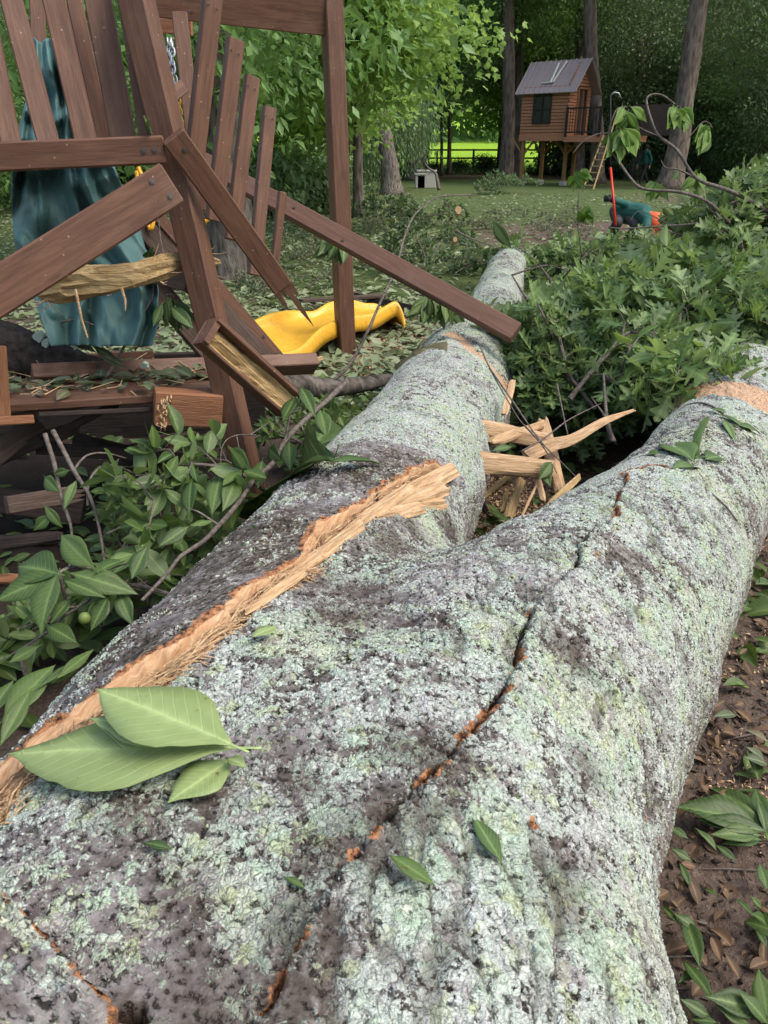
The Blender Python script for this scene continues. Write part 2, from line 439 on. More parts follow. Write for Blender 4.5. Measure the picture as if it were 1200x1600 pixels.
def polydist(p, L):
    """distance to a 3-D polyline, and the parameter along it, and the side"""
    best = np.full(len(p), 9.); par = np.zeros(len(p)); side = np.zeros(len(p)); acc = 0.
    lens = [np.linalg.norm(b-a) for a, b in zip(L[:-1], L[1:])]; tot = sum(lens)
    for (a, b), ln in zip(zip(L[:-1], L[1:]), lens):
        ab = b-a; q = p-a; t = np.clip((q@ab)/(ab@ab), 0, 1); c = q-t[:, None]*ab; d = np.linalg.norm(c, axis=1)
        m = d < best; best[m] = d[m]; par[m] = ((acc+t*ln)/tot)[m]; side[m] = (ab[0]*q[:, 1]-ab[1]*q[:, 0])[m]; acc += ln
    return best, par, np.sign(side)
def hits(pts):
    out = [hit(*q) for q in pts]; return [q for q in out if q is not None]
def ss(a, b, x): t = np.clip((x-a)/(b-a), 0, 1); return t*t*(3-2*t)
SPLIT = hits([(-60, 1330), (0, 1240), (60, 1190), (160, 1110), (250, 1055), (310, 1010), (380, 950), (440, 905), (480, 885), (520, 840), (580, 795), (640, 765), (690, 745)])
SPLITW = [.034, .030, .020, .009, .008, .009, .011, .014, .019, .017, .024, .032, .024]
CRACK = hits([(1010, 738), (985, 740), (970, 775), (955, 815), (920, 845), (900, 880), (862, 920), (840, 940), (826, 975), (800, 1040), (770, 1090), (745, 1130), (700, 1190), (640, 1235), (610, 1280), (570, 1345), (530, 1400), (490, 1460), (440, 1530), (400, 1600)])
RING_L = hits([(560, 512), (640, 512), (700, 520), (740, 545), (775, 580), (800, 620), (805, 660)])
RING_R = hits([(1040, 640), (1070, 618), (1100, 606), (1140, 602), (1170, 610), (1199, 628), (1240, 660), (1270, 700)])
def build_trunk():
    root = empty('fallen_tree', (0, 1.5, 0), 'huge fallen forked tree trunk covered in pale green lichen, split open along its left fork', 'fallen tree')
    h = .014
    ys = [-1.7]
    while ys[-1] < 11: ys.append(ys[-1]+max(h, (ys[-1]-2.2)*.012+h))
    V, Q = surf_net(np.arange(-.95, 3.4, h), np.array(ys), np.arange(.02, 1.0, h))
    for _ in range(3):
        V = V-sdf(V)[:, None]*grad(V)
        if _ < 2:
            A = np.zeros_like(V); cn = np.zeros(len(V))
            for i in range(4):
                np.add.at(A, Q[:, i], V[Q[:, (i+1) % 4]]+V[Q[:, (i-1) % 4]]); np.add.at(cn, Q[:, i], 2)
            V = A/np.maximum(cn, 1)[:, None]
    V, Q = subdivide(V, Q); V = V-sdf(V)[:, None]*grad(V)
    N = grad(V)
    VN, Q = subdivide(np.concatenate([V, N], 1), Q)
    V = VN[:, :3]; N = VN[:, 3:]/np.linalg.norm(VN[:, 3:], axis=1, keepdims=True)
    print('trunk verts', len(V))
    W = V+np.stack([vnoise(V, 11, 2, s)*.014+vnoise(V, 60, 2, s+40)*.005 for s in (1, 2, 3)], -1)      # warped coordinates: ragged outlines
    # big and middle relief
    disp = vnoise(V, 3.1, 3, 5)*.020+vnoise(V*np.array([1, .55, 1]), 14, 3, 6)*.007
    fur = ss(.16, .02, np.abs(vnoise(V*np.array([1, .28, 1]), 26, 3, 61)))*ss(-.05, .25, vnoise(V, 3.3, 2, 62)); disp -= fur*.0055
    # --- the long split in the left fork: left bark lip high, wood face falling to the right
    S = np.array(SPLIT); d, par, side = polydist(W, S)
    wd = np.interp(par, np.linspace(0, 1, len(SPLITW)), SPLITW)*(1+.3*vnoise(V, 22, 2, 8)+.75*vnoise(V, 7, 2, 88))
    inw = ss(wd*1.12+.016*(side > 0)+.004, wd*1.12+.014*(side > 0)-.002, d); sgn = d*side
    lip = ss(.09, .0, np.abs(sgn-wd*1.3))*(side > 0)
    prof = (1-ss(wd*.6, wd*1.25+.012, d))*(-.035+.022*np.clip(-sgn/np.maximum(wd, .01), -1, 1))
    disp += prof+lip*.013
    strip = (side > 0)*ss(.16, .1, np.abs(sgn-.12))      # the left bark strip sits a bit proud
    dS, pS, sS = polydist(V, S); spu = pS*3.2; spv = dS*sS
    fib = vnoise(np.column_stack([spu*4+spv*12, spv*60, spu*0+3.]), 1.0, 3, 12); _old = 0*vnoise(V[:9]*np.array([1, 1, 1.])@np.array([[.9, .3, 0], [-.3, .9, 0], [0, 0, 1]])*np.array([9, 1, 9]), 9, 3, 12)
    disp += inw*fib*.007
    wood = inw.copy(); cambium = ss(.012, .004, np.abs(d-wd*1.12-.020))*(side > 0)*(.62+.5*vnoise(V, 28, 2, 71))
    # --- long crack on the main stem: left plate overlaps the right one
    Cc = np.array(CRACK); d2, par2, side2 = polydist(W, Cc)
    wid = np.interp(par2, [0, .05, .12, .35, .5, .6, .68, .8, 1], [.016, .014, .010, .011, .007, .005, .012, .010, .006])
    wid = wid*(.55+.75*vnoise(V, 13, 2, 77)); step = (side2 > 0)*ss(.10, .0, d2)*.019*(.7+.5*vnoise(V, 9, 2, 78)); disp += step
    gap = ss(wid*1.5, wid*.5, d2); disp -= gap*.022
    camb2 = 1.05*ss(.017, .002, d2)*ss(-.25, .25, vnoise(V, 24, 3, 9))*(1-ss(.3, .5, par2)*(1-ss(.55, .62, par2))*.9)
    # --- peeled rings
    dr, _, _ = polydist(W, np.array(RING_R)); ringr = ss(.115, .08, dr+vnoise(V, 14, 3, 21)*.03)
    dl, _, _ = polydist(W, np.array(RING_L)); ringl = ss(.052, .026, dl+vnoise(V, 16, 3, 22)*.012)
    HL = np.array(hits([(982, 744), (1000, 738), (1030, 733)])); dh, _, _ = polydist(W, HL); hole = ss(.020, .008, dh); disp -= hole*.05; camb2 = np.maximum(camb2, ss(.034, .022, dh)); gap = np.maximum(gap, hole)
    disp -= ringr*.010+ringl*.014
    # --- torn bark and branch collar bumps, dark areas
    def blob(pts, rad):
        o = np.zeros(len(V))
        for q in pts:
            hp = hit(*q)
            if hp is not None: o = np.maximum(o, np.exp(-((W-hp)**2).sum(1)/rad**2))
        return o
    dark = blob([(200, 1290), (290, 1400), (150, 1180), (330, 1240), (450, 1180)], .04)*.8
    dark = np.maximum(dark, blob([(480, 900), (540, 960), (610, 850), (700, 830), (760, 800), (640, 820), (560, 920)], .06)*.9)
    dark = np.maximum(dark, blob([(540, 1350), (600, 1290), (480, 1480), (680, 1190), (420, 1570), (300, 1560)], .05)*.9)
    dark = np.maximum(dark, blob([(880, 1020), (1000, 880), (905, 1200), (860, 1400), (470, 1240), (620, 1170)], .035)*.8)
    grey = blob([(60, 1330), (150, 1430), (60, 1500), (240, 1480), (200, 1560), (90, 1380)], .055)
    grey = np.maximum(grey, blob([(700, 850), (760, 870), (620, 960), (450, 1020)], .05)*.8)
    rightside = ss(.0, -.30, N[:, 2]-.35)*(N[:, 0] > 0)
    leftstrip = (side > 0)*ss(.0, .03, sgn-wd)*(V[:, 1] < 2.15)*(V[:, 0] < .25)
    edge = leftstrip*ss(.55, .15, N[:, 2])
    orange = blob([(820, 1300), (1015, 1285), (555, 1355), (935, 875), (915, 845)], .008)
    disp += grey*.012*vnoise(V, 11, 2, 31)
    # raised torn bark plate in the lower-left corner
    pl = hits([(-60, 1380), (10, 1440), (60, 1480), (120, 1540), (190, 1620)])
    d3, _, s3 = polydist(W, np.array(pl)); plate = (s3 < 0)*ss(.0, .008, d3)*ss(.40, .28, d3); 
    plate = (s3 > 0)*0+plate
    disp += plate*.012; orange = np.maximum(orange, ss(.010, .003, d3)); grey = np.maximum(grey, plate*.85)
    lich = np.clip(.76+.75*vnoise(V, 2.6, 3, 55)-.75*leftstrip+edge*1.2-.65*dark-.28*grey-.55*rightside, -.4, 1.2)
    V = V+N*disp[:, None]
    keep = None
    attrs = {'wood': np.maximum(wood*1.0, 0), 'cambium': np.clip(cambium+camb2*.9+orange, 0, 1), 'ring': np.maximum(ringr, ringl*.9),
             'lich': lich, 'dark': np.clip(dark+gap+fur*.75, 0, 1), 'leftstrip': leftstrip, 'gap': gap, 'mauve': np.clip(grey, 0, 1), 'rside': rightside, 'spu': spu, 'spv': spv}
    me = mesh_np('trunk', V, Q, True, attrs)
    me.flip_normals() if False else None
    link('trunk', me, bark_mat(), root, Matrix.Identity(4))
    return root
def bark_mat():
    t = NT('lichen_bark', .85, .15); t.m.displacement_method = 'BOTH'
    co = t.coord()
    wn = t.n('ShaderNodeTexNoise'); wn.inputs['Scale'].default_value = 52; wn.inputs['Detail'].default_value = 5; t.l(co, wn.inputs['Vector'])
    va = t.n('ShaderNodeVectorMath'); va.operation = 'MULTIPLY_ADD'; t.l(wn.outputs['Color'], va.inputs[0]); va.inputs[1].default_value = (.022, .022, .022); t.l(co, va.inputs[2])
    wc = va.outputs[0]
    nb = t.noise(co, 6.5, 5, .6); nm = t.noise(co, 26, 6, .62); nf = t.noise(co, 105, 4, .65); nl = t.noise(co, 2.4, 4, .6)
    # flat crusty lichen flakes with dark gaps, present or absent cell by cell, at two sizes
    v1 = t.vor(wc, 110); e1 = t.vor(wc, 110, 'DISTANCE_TO_EDGE').outputs['Distance']
    v2 = t.vor(wc, 250); e2 = t.vor(wc, 250, 'DISTANCE_TO_EDGE').outputs['Distance']; v3 = t.vor(wc, 52)
    cell1 = t.n('ShaderNodeSeparateColor'); t.l(v1.outputs['Color'], cell1.inputs[0])
    cell2 = t.n('ShaderNodeSeparateColor'); t.l(v2.outputs['Color'], cell2.inputs[0])
    flake = t.ramp(e1, [(.0, 0), (.22, .8), (.5, 1)]); flake2 = t.ramp(e2, [(.0, 0), (.25, .8), (.5, 1)])
    cov = t.math('ADD', t.math('MULTIPLY', t.math('SUBTRACT', nb, .5), 3.4), t.math('MULTIPLY', t.math('SUBTRACT', nm, .5), 2.5))
    cov = t.math('ADD', cov, t.math('MULTIPLY', t.math('SUBTRACT', nf, .5), 1.2))
    cov = t.math('ADD', cov, t.math('MULTIPLY', t.math('SUBTRACT', cell1.outputs[2], .5), .75))
    cov = t.math('ADD', cov, t.math('MULTIPLY', t.math('SUBTRACT', cell2.outputs[2], .5), .55))
    cov = t.math('ADD', cov, t.math('MULTIPLY', t.math('SUBTRACT', flake, .8), .35))
    cov = t.math('ADD', cov, t.attr('lich'))
    mask = t.ramp(cov, [(.26, 0), (.31, 1)])
    # bark
    bk = t.ramp(t.math('ADD', t.math('MULTIPLY', nm, .6), t.math('MULTIPLY', nf, .45)), [(.36, (.030, .026, .022)), (.48, (.11, .10, .092)), (.58, (.27, .25, .245)), (.70, (.44, .42, .42))])
    bk = t.mix(t.math('MULTIPLY', t.attr('mauve'), .65), bk, t.ramp(nm, [(.35, (.12, .10, .10)), (.55, (.33, .31, .33)), (.7, (.46, .44, .47))]))
    bk = t.mix(t.math('MULTIPLY', t.attr('leftstrip'), .8), bk, t.ramp(t.math('ADD', t.math('MULTIPLY', nf, .6), t.math('MULTIPLY', nm, .45)), [(.42, (.030, .024, .018)), (.53, (.085, .068, .055)), (.6, (.21, .19, .18)), (.68, (.46, .45, .44))]))
    bk = t.mix(t.math('MULTIPLY', t.ramp(nl, [(.40, 1), (.50, 0)]), .55), bk, t.mix(nf, (.16, .15, .16), (.50, .48, .51)))
    bk = t.mix(t.ramp(nf, [(.36, .9), (.44, 0)]), bk, (.012, .010, .009))
    bk = t.mix(t.math('MULTIPLY', t.ramp(nb, [(.5, 0), (.65, 1)]), .35), bk, (.10, .05, .03))
    moss = t.math('MULTIPLY', t.ramp(nl, [(.5, 0), (.68, .6)]), t.ramp(nm, [(.5, 0), (.6, 1)])); bk = t.mix(moss, bk, (.075, .085, .025))
    # lichen colours
    hue = t.math('ADD', t.math('MULTIPLY', nl, .5), t.math('MULTIPLY', nb, .5))
    lc = t.ramp(hue, [(.32, (.43, .59, .50)), (.42, (.40, .50, .41)), (.48, (.54, .58, .55)), (.54, (.40, .52, .40)), (.60, (.50, .55, .39)), (.68, (.61, .64, .64))])
    cell = t.n('ShaderNodeSeparateColor'); t.l(v3.outputs['Color'], cell.inputs[0])
    lc = t.mix(t.ramp(cell.outputs[0], [(.55, 0), (.6, .4)]), lc, (.46, .47, .48))
    lc = t.mix(t.ramp(cell.outputs[1], [(.86, 0), (.9, .6)]), lc, (.40, .46, .20))
    lc = t.mix(t.ramp(cell.outputs[2], [(.88, 0), (.92, .6)]), lc, (.30, .23, .26))
    lc = t.mix(t.ramp(t.noise(co, 4.2, 4, .6), [(.52, 0), (.64, .55)]), lc, (.46, .43, .46))
    lc = t.mix(t.math('MULTIPLY', cell2.outputs[0], .24), lc, t.mix(cell2.outputs[1], (.20, .25, .19), (.80, .86, .82)))
    lc = t.mix(t.math('MULTIPLY', cell1.outputs[0], .28), lc, t.mix(cell1.outputs[1], (.24, .30, .24), (.74, .80, .75)))
    lc = t.mix(t.ramp(e1, [(.0, .6), (.08, 0)]), lc, (.07, .065, .055)); lc = t.mix(t.ramp(e2, [(.0, .3), (.08, 0)]), lc, (.10, .10, .085))
    crev = t.math('MULTIPLY', t.ramp(nf, [(.36, 1), (.43, 0)]), .85); lc = t.mix(crev, lc, (.035, .03, .028))
    c = t.mix(mask, bk, lc)
    c = t.mix(t.math('MULTIPLY', t.attr('dark'), .75), c, t.mix(nf, (.016, .012, .010), (.10, .075, .06)))
    # right flank: brown-grey streaks
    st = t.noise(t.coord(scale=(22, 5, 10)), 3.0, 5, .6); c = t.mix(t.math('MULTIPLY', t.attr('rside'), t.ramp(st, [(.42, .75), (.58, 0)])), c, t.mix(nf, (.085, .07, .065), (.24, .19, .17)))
    # fresh wood
    mp = t.n('ShaderNodeCombineXYZ'); t.l(t.math('MULTIPLY', t.math('ADD', t.attr('spu'), t.math('MULTIPLY', t.attr('spv'), 3.)), 2.2), mp.inputs[0]); t.l(t.math('MULTIPLY', t.attr('spv'), 60.), mp.inputs[1])
    gr = t.noise(mp.outputs[0], 4, 7, .72, .0)
    wdc = t.ramp(gr, [(.30, (.22, .11, .055)), (.42, (.42, .24, .13)), (.55, (.52, .34, .205)), (.75, (.66, .50, .34))])
    c = t.mix(t.ramp(t.attr('wood'), [(.35, 0), (.6, 1)]), c, wdc)
    camc = t.mix(t.ramp(nf, [(.38, 0), (.62, 1)]), (.07, .028, .014), (.42, .20, .10))
    cam_f = t.math('MULTIPLY', t.ramp(t.math('ADD', t.attr('cambium'), t.math('MULTIPLY', t.math('SUBTRACT', nf, .5), 1.2)), [(.45, 0), (.6, 1)]), 1.)
    c = t.mix(cam_f, c, camc)
    rf = t.ramp(t.math('ADD', t.attr('ring'), t.math('MULTIPLY', t.math('SUBTRACT', nm, .5), 1.4)), [(.45, 0), (.6, .92)])
    c = t.mix(rf, c, t.mix(nf, (.45, .27, .16), (.70, .48, .33)))
    c = t.mix(t.attr('gap'), c, (.02, .012, .008))
    t.base(c)
    # displacement
    hgt = t.math('MULTIPLY', mask, t.math('ADD', .35, t.math('ADD', t.math('MULTIPLY', flake, .7), t.math('MULTIPLY', flake2, .3))))
    bh = t.math('MULTIPLY', t.math('ADD', t.math('MULTIPLY', nm, .9), t.math('MULTIPLY', nf, .7)), 1.5)
    hh = t.math('ADD', hgt, bh); hh = t.math('SUBTRACT', hh, t.math('MULTIPLY', crev, .8))
    wood_h = t.math('MULTIPLY', gr, 1.1)
    mx = t.n('ShaderNodeMix'); mx.data_type = 'FLOAT'; t.l(t.attr('wood'), mx.inputs[0]); t.l(hh, mx.inputs[2]); t.l(wood_h, mx.inputs[3])
    ds = t.n('ShaderNodeDisplacement'); ds.inputs['Scale'].default_value = .0036; ds.inputs['Midlevel'].default_value = 1.0
    t.l(mx.outputs[0], ds.inputs['Height']); t.l(ds.outputs[0], t.out.inputs['Displacement'])
    return t.m
TREE = build_trunk()
# ------------------------------------------------------------------ boards of the wrecked play set
def board_mb(w, t, L, bev=.004, broken=0, seed=0, bolts=()):
    """board along local X, wide in Y, thin in Z (Z faces the viewer)"""
    m = MB(); rr = random.Random(seed)
    if not broken:
        m.box((0, 0, 0), (L, w, t), bev=bev)
    else:
        m.box((-broken/2, 0, 0), (L-broken, w, t), bev=bev)
        k = 4
        for i in range(k):          # splinters of unequal length at the torn end
            y0 = -w/2+w*i/k+.0005; y1 = y0+w/k-.001; ln = broken*rr.uniform(.25, 1.7); x0 = L/2-broken-.01
            yc = (y0+y1)/2; zt = t/2*rr.uniform(.5, .95); zb = -t/2*rr.uniform(.5, .95)
            V = [(x0, y0, zb), (x0, y1, zb), (x0, y1, zt), (x0, y0, zt), (x0+ln*.6, y0+.001, zb*.6), (x0+ln*.6, y1-.001, zb*.6), (x0+ln*.6, y1-.001, zt*.6), (x0+ln*.6, y0+.001, zt*.6), (x0+ln, yc, rr.uniform(zb, zt)*.3)]
            m.add(V, [(0, 1, 2, 3), (0, 4, 5, 1), (1, 5, 6, 2), (2, 6, 7, 3), (3, 7, 4, 0), (4, 8, 5), (5, 8, 6), (6, 8, 7), (7, 8, 4)])
    return m
def orient(a, b, face, roll=0.):
    """frame with X from a to b and Z as near as possible to `face`"""
    a = Vector(a); b = Vector(b); x = (b-a).normalized(); f = Vector(face); z = (f-x*f.dot(x)).normalized(); y = z.cross(x)
    m = Matrix((x, y, z)).transposed().to_4x4()
    m = Matrix.Translation((a+b)/2) @ m @ Matrix.Rotation(roll, 4, 'X'); return m
def board(name, parent, p0, p1, w, t, mat='paint', face=None, roll=0., broken=0, seed=0, bolts=(), bev=.004):
    a = P(*p0); b = P(*p1); mid = (a+b)/2
    if face is None: face = Vector((0, 0, H))-mid
    Mx = orient(a, b, face, roll)
    o = board_mb(w, t, (b-a).length, bev, broken, seed).build(name, M[mat] if isinstance(mat, str) else mat, parent, Mx)
    L = (b-a).length
    for (fx, fy) in bolts:          # countersunk bolts on the face
        mm = MB(); mm.tube([(0, 0, t/2-.004), (0, 0, t/2+.0025)], .0095, 12); mm.tube([(0, 0, t/2-.002), (0, 0, t/2+.005)], .0055, 8)
        c = mm.build('bolt', M['bolt'], o, Mx @ Matrix.Translation((fx*L-L/2, fy*w, 0)))
        c.parent = o; c.matrix_parent_inverse = Matrix.Identity(4); c.matrix_basis = Matrix.Translation((fx*L-L/2, fy*w, 0))
    return o
base = G(350, 905)
PS = empty('wooden_playset', (-1.0, 3.0, 0), 'wrecked reddish brown wooden play set with leaning corner post, slanted pickets and upright rear post', 'play set')
# front corner post, leaning; two sides show
board('post', PS, (197, -70, 2.30), (400, 800, 2.95), .088, .088, roll=R(24), bev=.006)
board('side_panel', PS, (196, -70, 2.40), (240, 222, 2.52), .088, .03, seed=1)
board('side_panel', PS, (140, -70, 2.44), (194, 222, 2.56), .085, .03, seed=1)
board('picket', PS, (2, -60, 2.36), (78, 232, 2.42), .068, .028)
board('picket', PS, (68, -70, 2.40), (137, 232, 2.46), .070, .028)
board('picket', PS, (-38, -60, 2.36), (20, 238, 2.40), .060, .028)
board('picket', PS, (105, -50, 2.60), (168, 240, 2.70), .052, .028)
board('picket', PS, (56, -60, 3.0), (64, 170, 3.1), .058, .028)
board('picket', PS, (-60, 60, 2.36), (-28, 240, 2.40), .064, .028)
board('rail', PS, (-140, 251, 2.28), (258, 234, 2.40), .082, .036, bolts=((.958, .02), (.915, .0)), bev=.006)
board('rail', PS, (-140, 40, 2.9), (262, 6, 2.9), .13, .036) if 0 else None
br = board('brace', PS, (-130, 536, 2.15), (268, 286, 2.33), .126, .036, bolts=((.94, .25), (.965, -.22)), bev=.006)
board('rail_block', PS, (256, 160, 2.9), (283, 138, 3.0), .05, .05)
# broken handrail hanging diagonally
board('broken_rail', PS, (270, 212, 2.37), (478, 500, 2.95), .078, .036, broken=.17, seed=4, bolts=((.06, .05),), face=(-.1, -1, .55))
# pickets fanned above the long fallen rail
top = board('picket', PS, (280, 20, 3.2), (316, 330, 3.3), .064, .028)
for (a, b, w) in (((333, -12, 2.62), (300, 285, 2.78), .066), ((368, 62, 2.95), (334, 345, 3.1), .066), ((394, 120, 3.2), (362, 375, 3.3), .062), ((421, 168, 3.45), (397, 430, 3.55), .060)):
    pk = board('picket', PS, a, b, w, .034, roll=R(-28), bev=.003)
    Mx = pk.matrix_basis
    for dy in (-.016, .018):
        mm = MB(); mm.tube([(0, 0, 0), (.0, .0, .024)], .0013, 6); L = (P(*a)-P(*b)).length
        nl_ = mm.build('nail', M['steel'], pk); nl_.matrix_basis = Matrix.Translation((-L/2+.03+abs(dy), dy, .015)) @ Matrix.Rotation(R(50), 4, 'X')
board('picket', PS, (441, 300, 3.9), (425, 450, 4.0), .042, .03, roll=R(-28))
board('rail', PS, (315, 252, 4.25), (806, 521, 3.62), .098, .05, face=(-.1, -1, .75), bolts=((.33, .1), (.5, -.2)), bev=.006)
# rear post and its beam
board('post', PS, (516, -50, 5.00), (541, 562, 6.03), .125, .125, roll=R(-20), bev=.008)
board('beam', PS, (200, -8, 4.75), (534, 31, 5.12), .205, .05, bolts=((.28, .2), (.28, -.25)), bev=.006)
board('beam', PS, (230, 38, 5.2), (300, 44, 5.2), .09, .05, mat='cedar')
PSb = board('short_joist', PS, (230, 425, 2.95), (300, 440, 2.7), .075, .05)

# ---- loose and collapsed wood
def loose(name, label, cat, group, boards, loc=None):
    a = P(*boards[0][0]); r = empty(name, (a.x, a.y, 0), label, cat, group)
    for (p0, p1, w, t, kw) in boards: board(kw.pop('part', 'plank'), r, p0, p1, w, t, **kw)
    return r
loose('collapsed_stair', 'weathered plank ramp with dark red edge sloping down to the right behind the corner post', 'ramp', None, [
    ((215, 345, 3.0), (420, 572, 3.55), .10, .036, dict(mat='deckwood', face=(.1, -1, 1.0))),
    ((245, 340, 3.05), (440, 566, 3.62), .05, .05, dict(mat='paint', face=(.1, -1, .9), part='side_rail', bolts=((.8, .1), (.93, 0)))),
    ((175, 370, 3.05), (370, 600, 3.5), .10, .036, dict(mat='deckwood', face=(.1, -1, 1.0)))])
def split_board():
    """a snapped board: painted rim, fresh yellow wood on the torn face, dark underside"""
    a = P(322, 516, 2.38); b = P(452, 632, 2.62)
    r = empty('snapped_board', a, 'snapped brown board with its yellow split inside showing, leaning beside the corner post', 'board')
    Mx = orient(a, b, (.15, -1, .95)); L = (b-a).length
    m = MB(); m.box((0, .040, 0), (L, .016, .075), bev=.003); m.box((0, -.044, -.01), (L, .012, .055), bev=.003); m.box((-L/2+.010, 0, 0), (.022, .092, .06), bev=.003); m.box((0, 0, -.035), (L, .09, .012))
    m.build('painted_shell', M['paint'], r, Mx)
    rr = random.Random(3); n = 9; V = []; F = []; nx = 22
    for i in range(nx):
        for j in range(n):
            u = i/(nx-1); y = -.038+.07*j/(n-1)
            V.append((-L/2+.02+(L-.01)*u+(rr.uniform(-.02, .015) if i == nx-1 else 0), y, .004+.016*mnoise.noise(Vector((u*2.5, j*1.7, 3)))+rr.uniform(-.002, .002)-.012*abs(y)/.04))
    for i in range(nx-1):
        for j in range(n-1): F.append((i*n+j, (i+1)*n+j, (i+1)*n+j+1, i*n+j+1))
    k = len(V); V += [(x, y, -.03) for (x, y, z) in V[:]]
    for i in range(nx-1): F.append((i*n, k+i*n, k+(i+1)*n, (i+1)*n)); F.append((i*n+n-1, (i+1)*n+n-1, k+(i+1)*n+n-1, k+i*n+n-1))
    m = MB(); m.add(V, F); m.build('torn_wood', M['yellow_wood'], r, Mx)
split_board()
loose('fallen_rail', 'reddish rail lying level on the debris under the dark log', 'board', None, [((50, 588, 2.88), (492, 568, 3.45), .06, .09, dict(face=(0, -1, .9), bolts=((.2, .1),)))])
loose('collapsed_deck', 'collapsed dark deck of the play set, its thin edge over a black hollow', 'deck', None, [
    ((-60, 622, 2.75), (330, 598, 2.95), .34, .03, dict(mat='paint', face=(0, 0, 1), part='deck_board')),
    ((-40, 660, 2.70), (270, 612, 2.95), .020, .08, dict(mat='paint', part='plank')),
    ((-60, 590, 3.15), (330, 580, 3.3), .34, .03, dict(mat='deckwood', face=(0, 0, 1), part='deck_board')),
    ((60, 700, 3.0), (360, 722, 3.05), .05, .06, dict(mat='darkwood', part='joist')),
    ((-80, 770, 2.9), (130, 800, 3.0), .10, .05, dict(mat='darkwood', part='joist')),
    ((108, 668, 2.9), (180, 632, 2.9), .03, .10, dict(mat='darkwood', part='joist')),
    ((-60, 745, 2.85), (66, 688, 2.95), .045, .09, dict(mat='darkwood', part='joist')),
    ((-300, 720, 4.3), (420, 700, 4.3), 1.1, .04, dict(mat='darkwood', part='back_wall', face=(0, -1, 0)))])  # last piece: made-up dark wall, added so the hollow reads as deep shade
for (lb, bd) in (
    ('red brown board lying across the rear of the collapsed deck', ((20, 566, 3.5), (240, 556, 3.7), .05, .05, dict())),
    ('grey plank leaning out of the hollow toward the left', ((-40, 735, 2.75), (60, 660, 2.95), .08, .03, dict(mat='deckwood'))),
    ('dark broken beam crossing low in the hollow', ((120, 690, 3.2), (330, 740, 3.0), .07, .06, dict(mat='darkwood', broken=.1, seed=8))),
    ('narrow grey slat under the timber block', ((190, 676, 2.95), (350, 660, 3.0), .04, .02, dict(mat='deckwood'))),
    ('grey board lying flat on the lawn behind the slide', ((470, 470, 7.4), (600, 462, 7.9), .09, .03, dict(mat='deckwood', face=(0, 0, 1)))),
    ('thin dark board edge sticking out by the timber block', ((60, 648, 2.6), (236, 640, 2.75), .018, .06, dict(mat='darkwood'))),
    ('pale torn lath lying on the deck among the leaves', ((110, 606, 2.9), (250, 592, 3.1), .018, .02, dict(mat='fresh', broken=.05, seed=3))),
    ('stained board end poking from the leaves below the hollow', ((10, 790, 2.5), (130, 770, 2.7), .06, .03, dict(mat='deckwood', broken=.06, seed=5)))):
    loose('loose_board', lb, 'board', None, [bd])
# end-grain timber block with a torn notch
def timber_block():
    a = P(240, 634, 2.72); b = P(345, 640, 2.8)
    r = empty('timber_block', a, 'orange brown sawn timber end with a torn pale notch under the collapsed deck', 'timber')
    Mx = orient(a, b, (0, -1, .15)); L = (b-a).length
    m = MB(); m.box((0, 0, 0), (L, .12, .12), bev=.006); m.build('timber', M['timber'], r, Mx)
    m = MB(); rr = random.Random(5)
    for i in range(26):
        x = -L/2+.035+rr.gauss(0, .012); y = rr.uniform(-.05, .055); ln = rr.uniform(.012, .03)
        m.tube([(x, y, .058), (x+rr.uniform(-.006, .006), y-ln*.5, .066), (x+rr.uniform(-.01, .01), y-ln, .060)], [.003, .0035, .0008], 5)
    m.build('torn_notch', M['fresh'], r, Mx)
timber_block()
loose('broken_stub', 'short broken stub of orange wood at the left edge beside the deck', 'board', None, [((-2, 540, 2.5), (6, 660, 2.55), .045, .05, dict(mat='timber', broken=.0)), ((-30, 660, 2.5), (50, 655, 2.6), .03, .06, dict(mat='timber'))])
loose('landscape_timber', 'long low grey landscape timber on the ground behind the yellow slide', 'timber', None, [((352, 492, 7.6), (560, 476, 8.0), .075, .10, dict(mat='deckwood'))])
loose('landscape_timber', 'short dark landscape timber to the right of the rear post behind the slide tip', 'timber', None, [((550, 462, 8.2), (650, 484, 7.4), .075, .10, dict(mat='darkwood'))])

# ---- dark log lying behind the rails
def log_obj(name, label, pts, rad, mat, cat='log', n=16, wob=.25, sub=5, group=None, parts=None):
    sp = smooth_path([P(*q) for q in pts], sub); rr = np.interp(np.linspace(0, 1, len(sp)), np.linspace(0, 1, len(rad)), rad)
    r = empty(name, (sp[0].x, sp[0].y, sp[0].z-rad[0]), label, cat, group)
    m = MB(); m.tube(sp, list(rr), n, wob=wob); m.build('wood', mat, r, smooth=True); return r, sp, rr
PALE_L = plain('pale_lichen', (.35, .42, .36), .9)
lg, sp, rr_ = log_obj('dark_log', 'dark damp limb with a few pale lichen spots lying in front of the teal tarp', [(-120, 540, 3.15), (20, 555, 3.1), (130, 585, 3.1), (230, 592, 3.25), (330, 588, 3.5)], [.135, .125, .085, .055, .035], M['bark_damp'])
for (px, py, r_) in ((118, 545, .014), (132, 540, .011), (60, 530, .02), (70, 540, .016), (225, 575, .014), (10, 590, .015)):
    c = P(px, py-4, 3.0); n_ = 12; m = MB()
    V = [c+Vector((math.cos(k*2*math.pi/n_)*r_*random.uniform(.6, 1.2), -.006, math.sin(k*2*math.pi/n_)*r_*random.uniform(.6, 1.2))) for k in range(n_)]
    m.add([tuple(v) for v in V]+[tuple(v+Vector((0, .03, 0))) for v in V], [tuple(range(n_))]+[(k, n_+k, n_+(k+1) % n_, (k+1) % n_) for k in range(n_)])
    m.build('lichen_patch', PALE_L, lg)
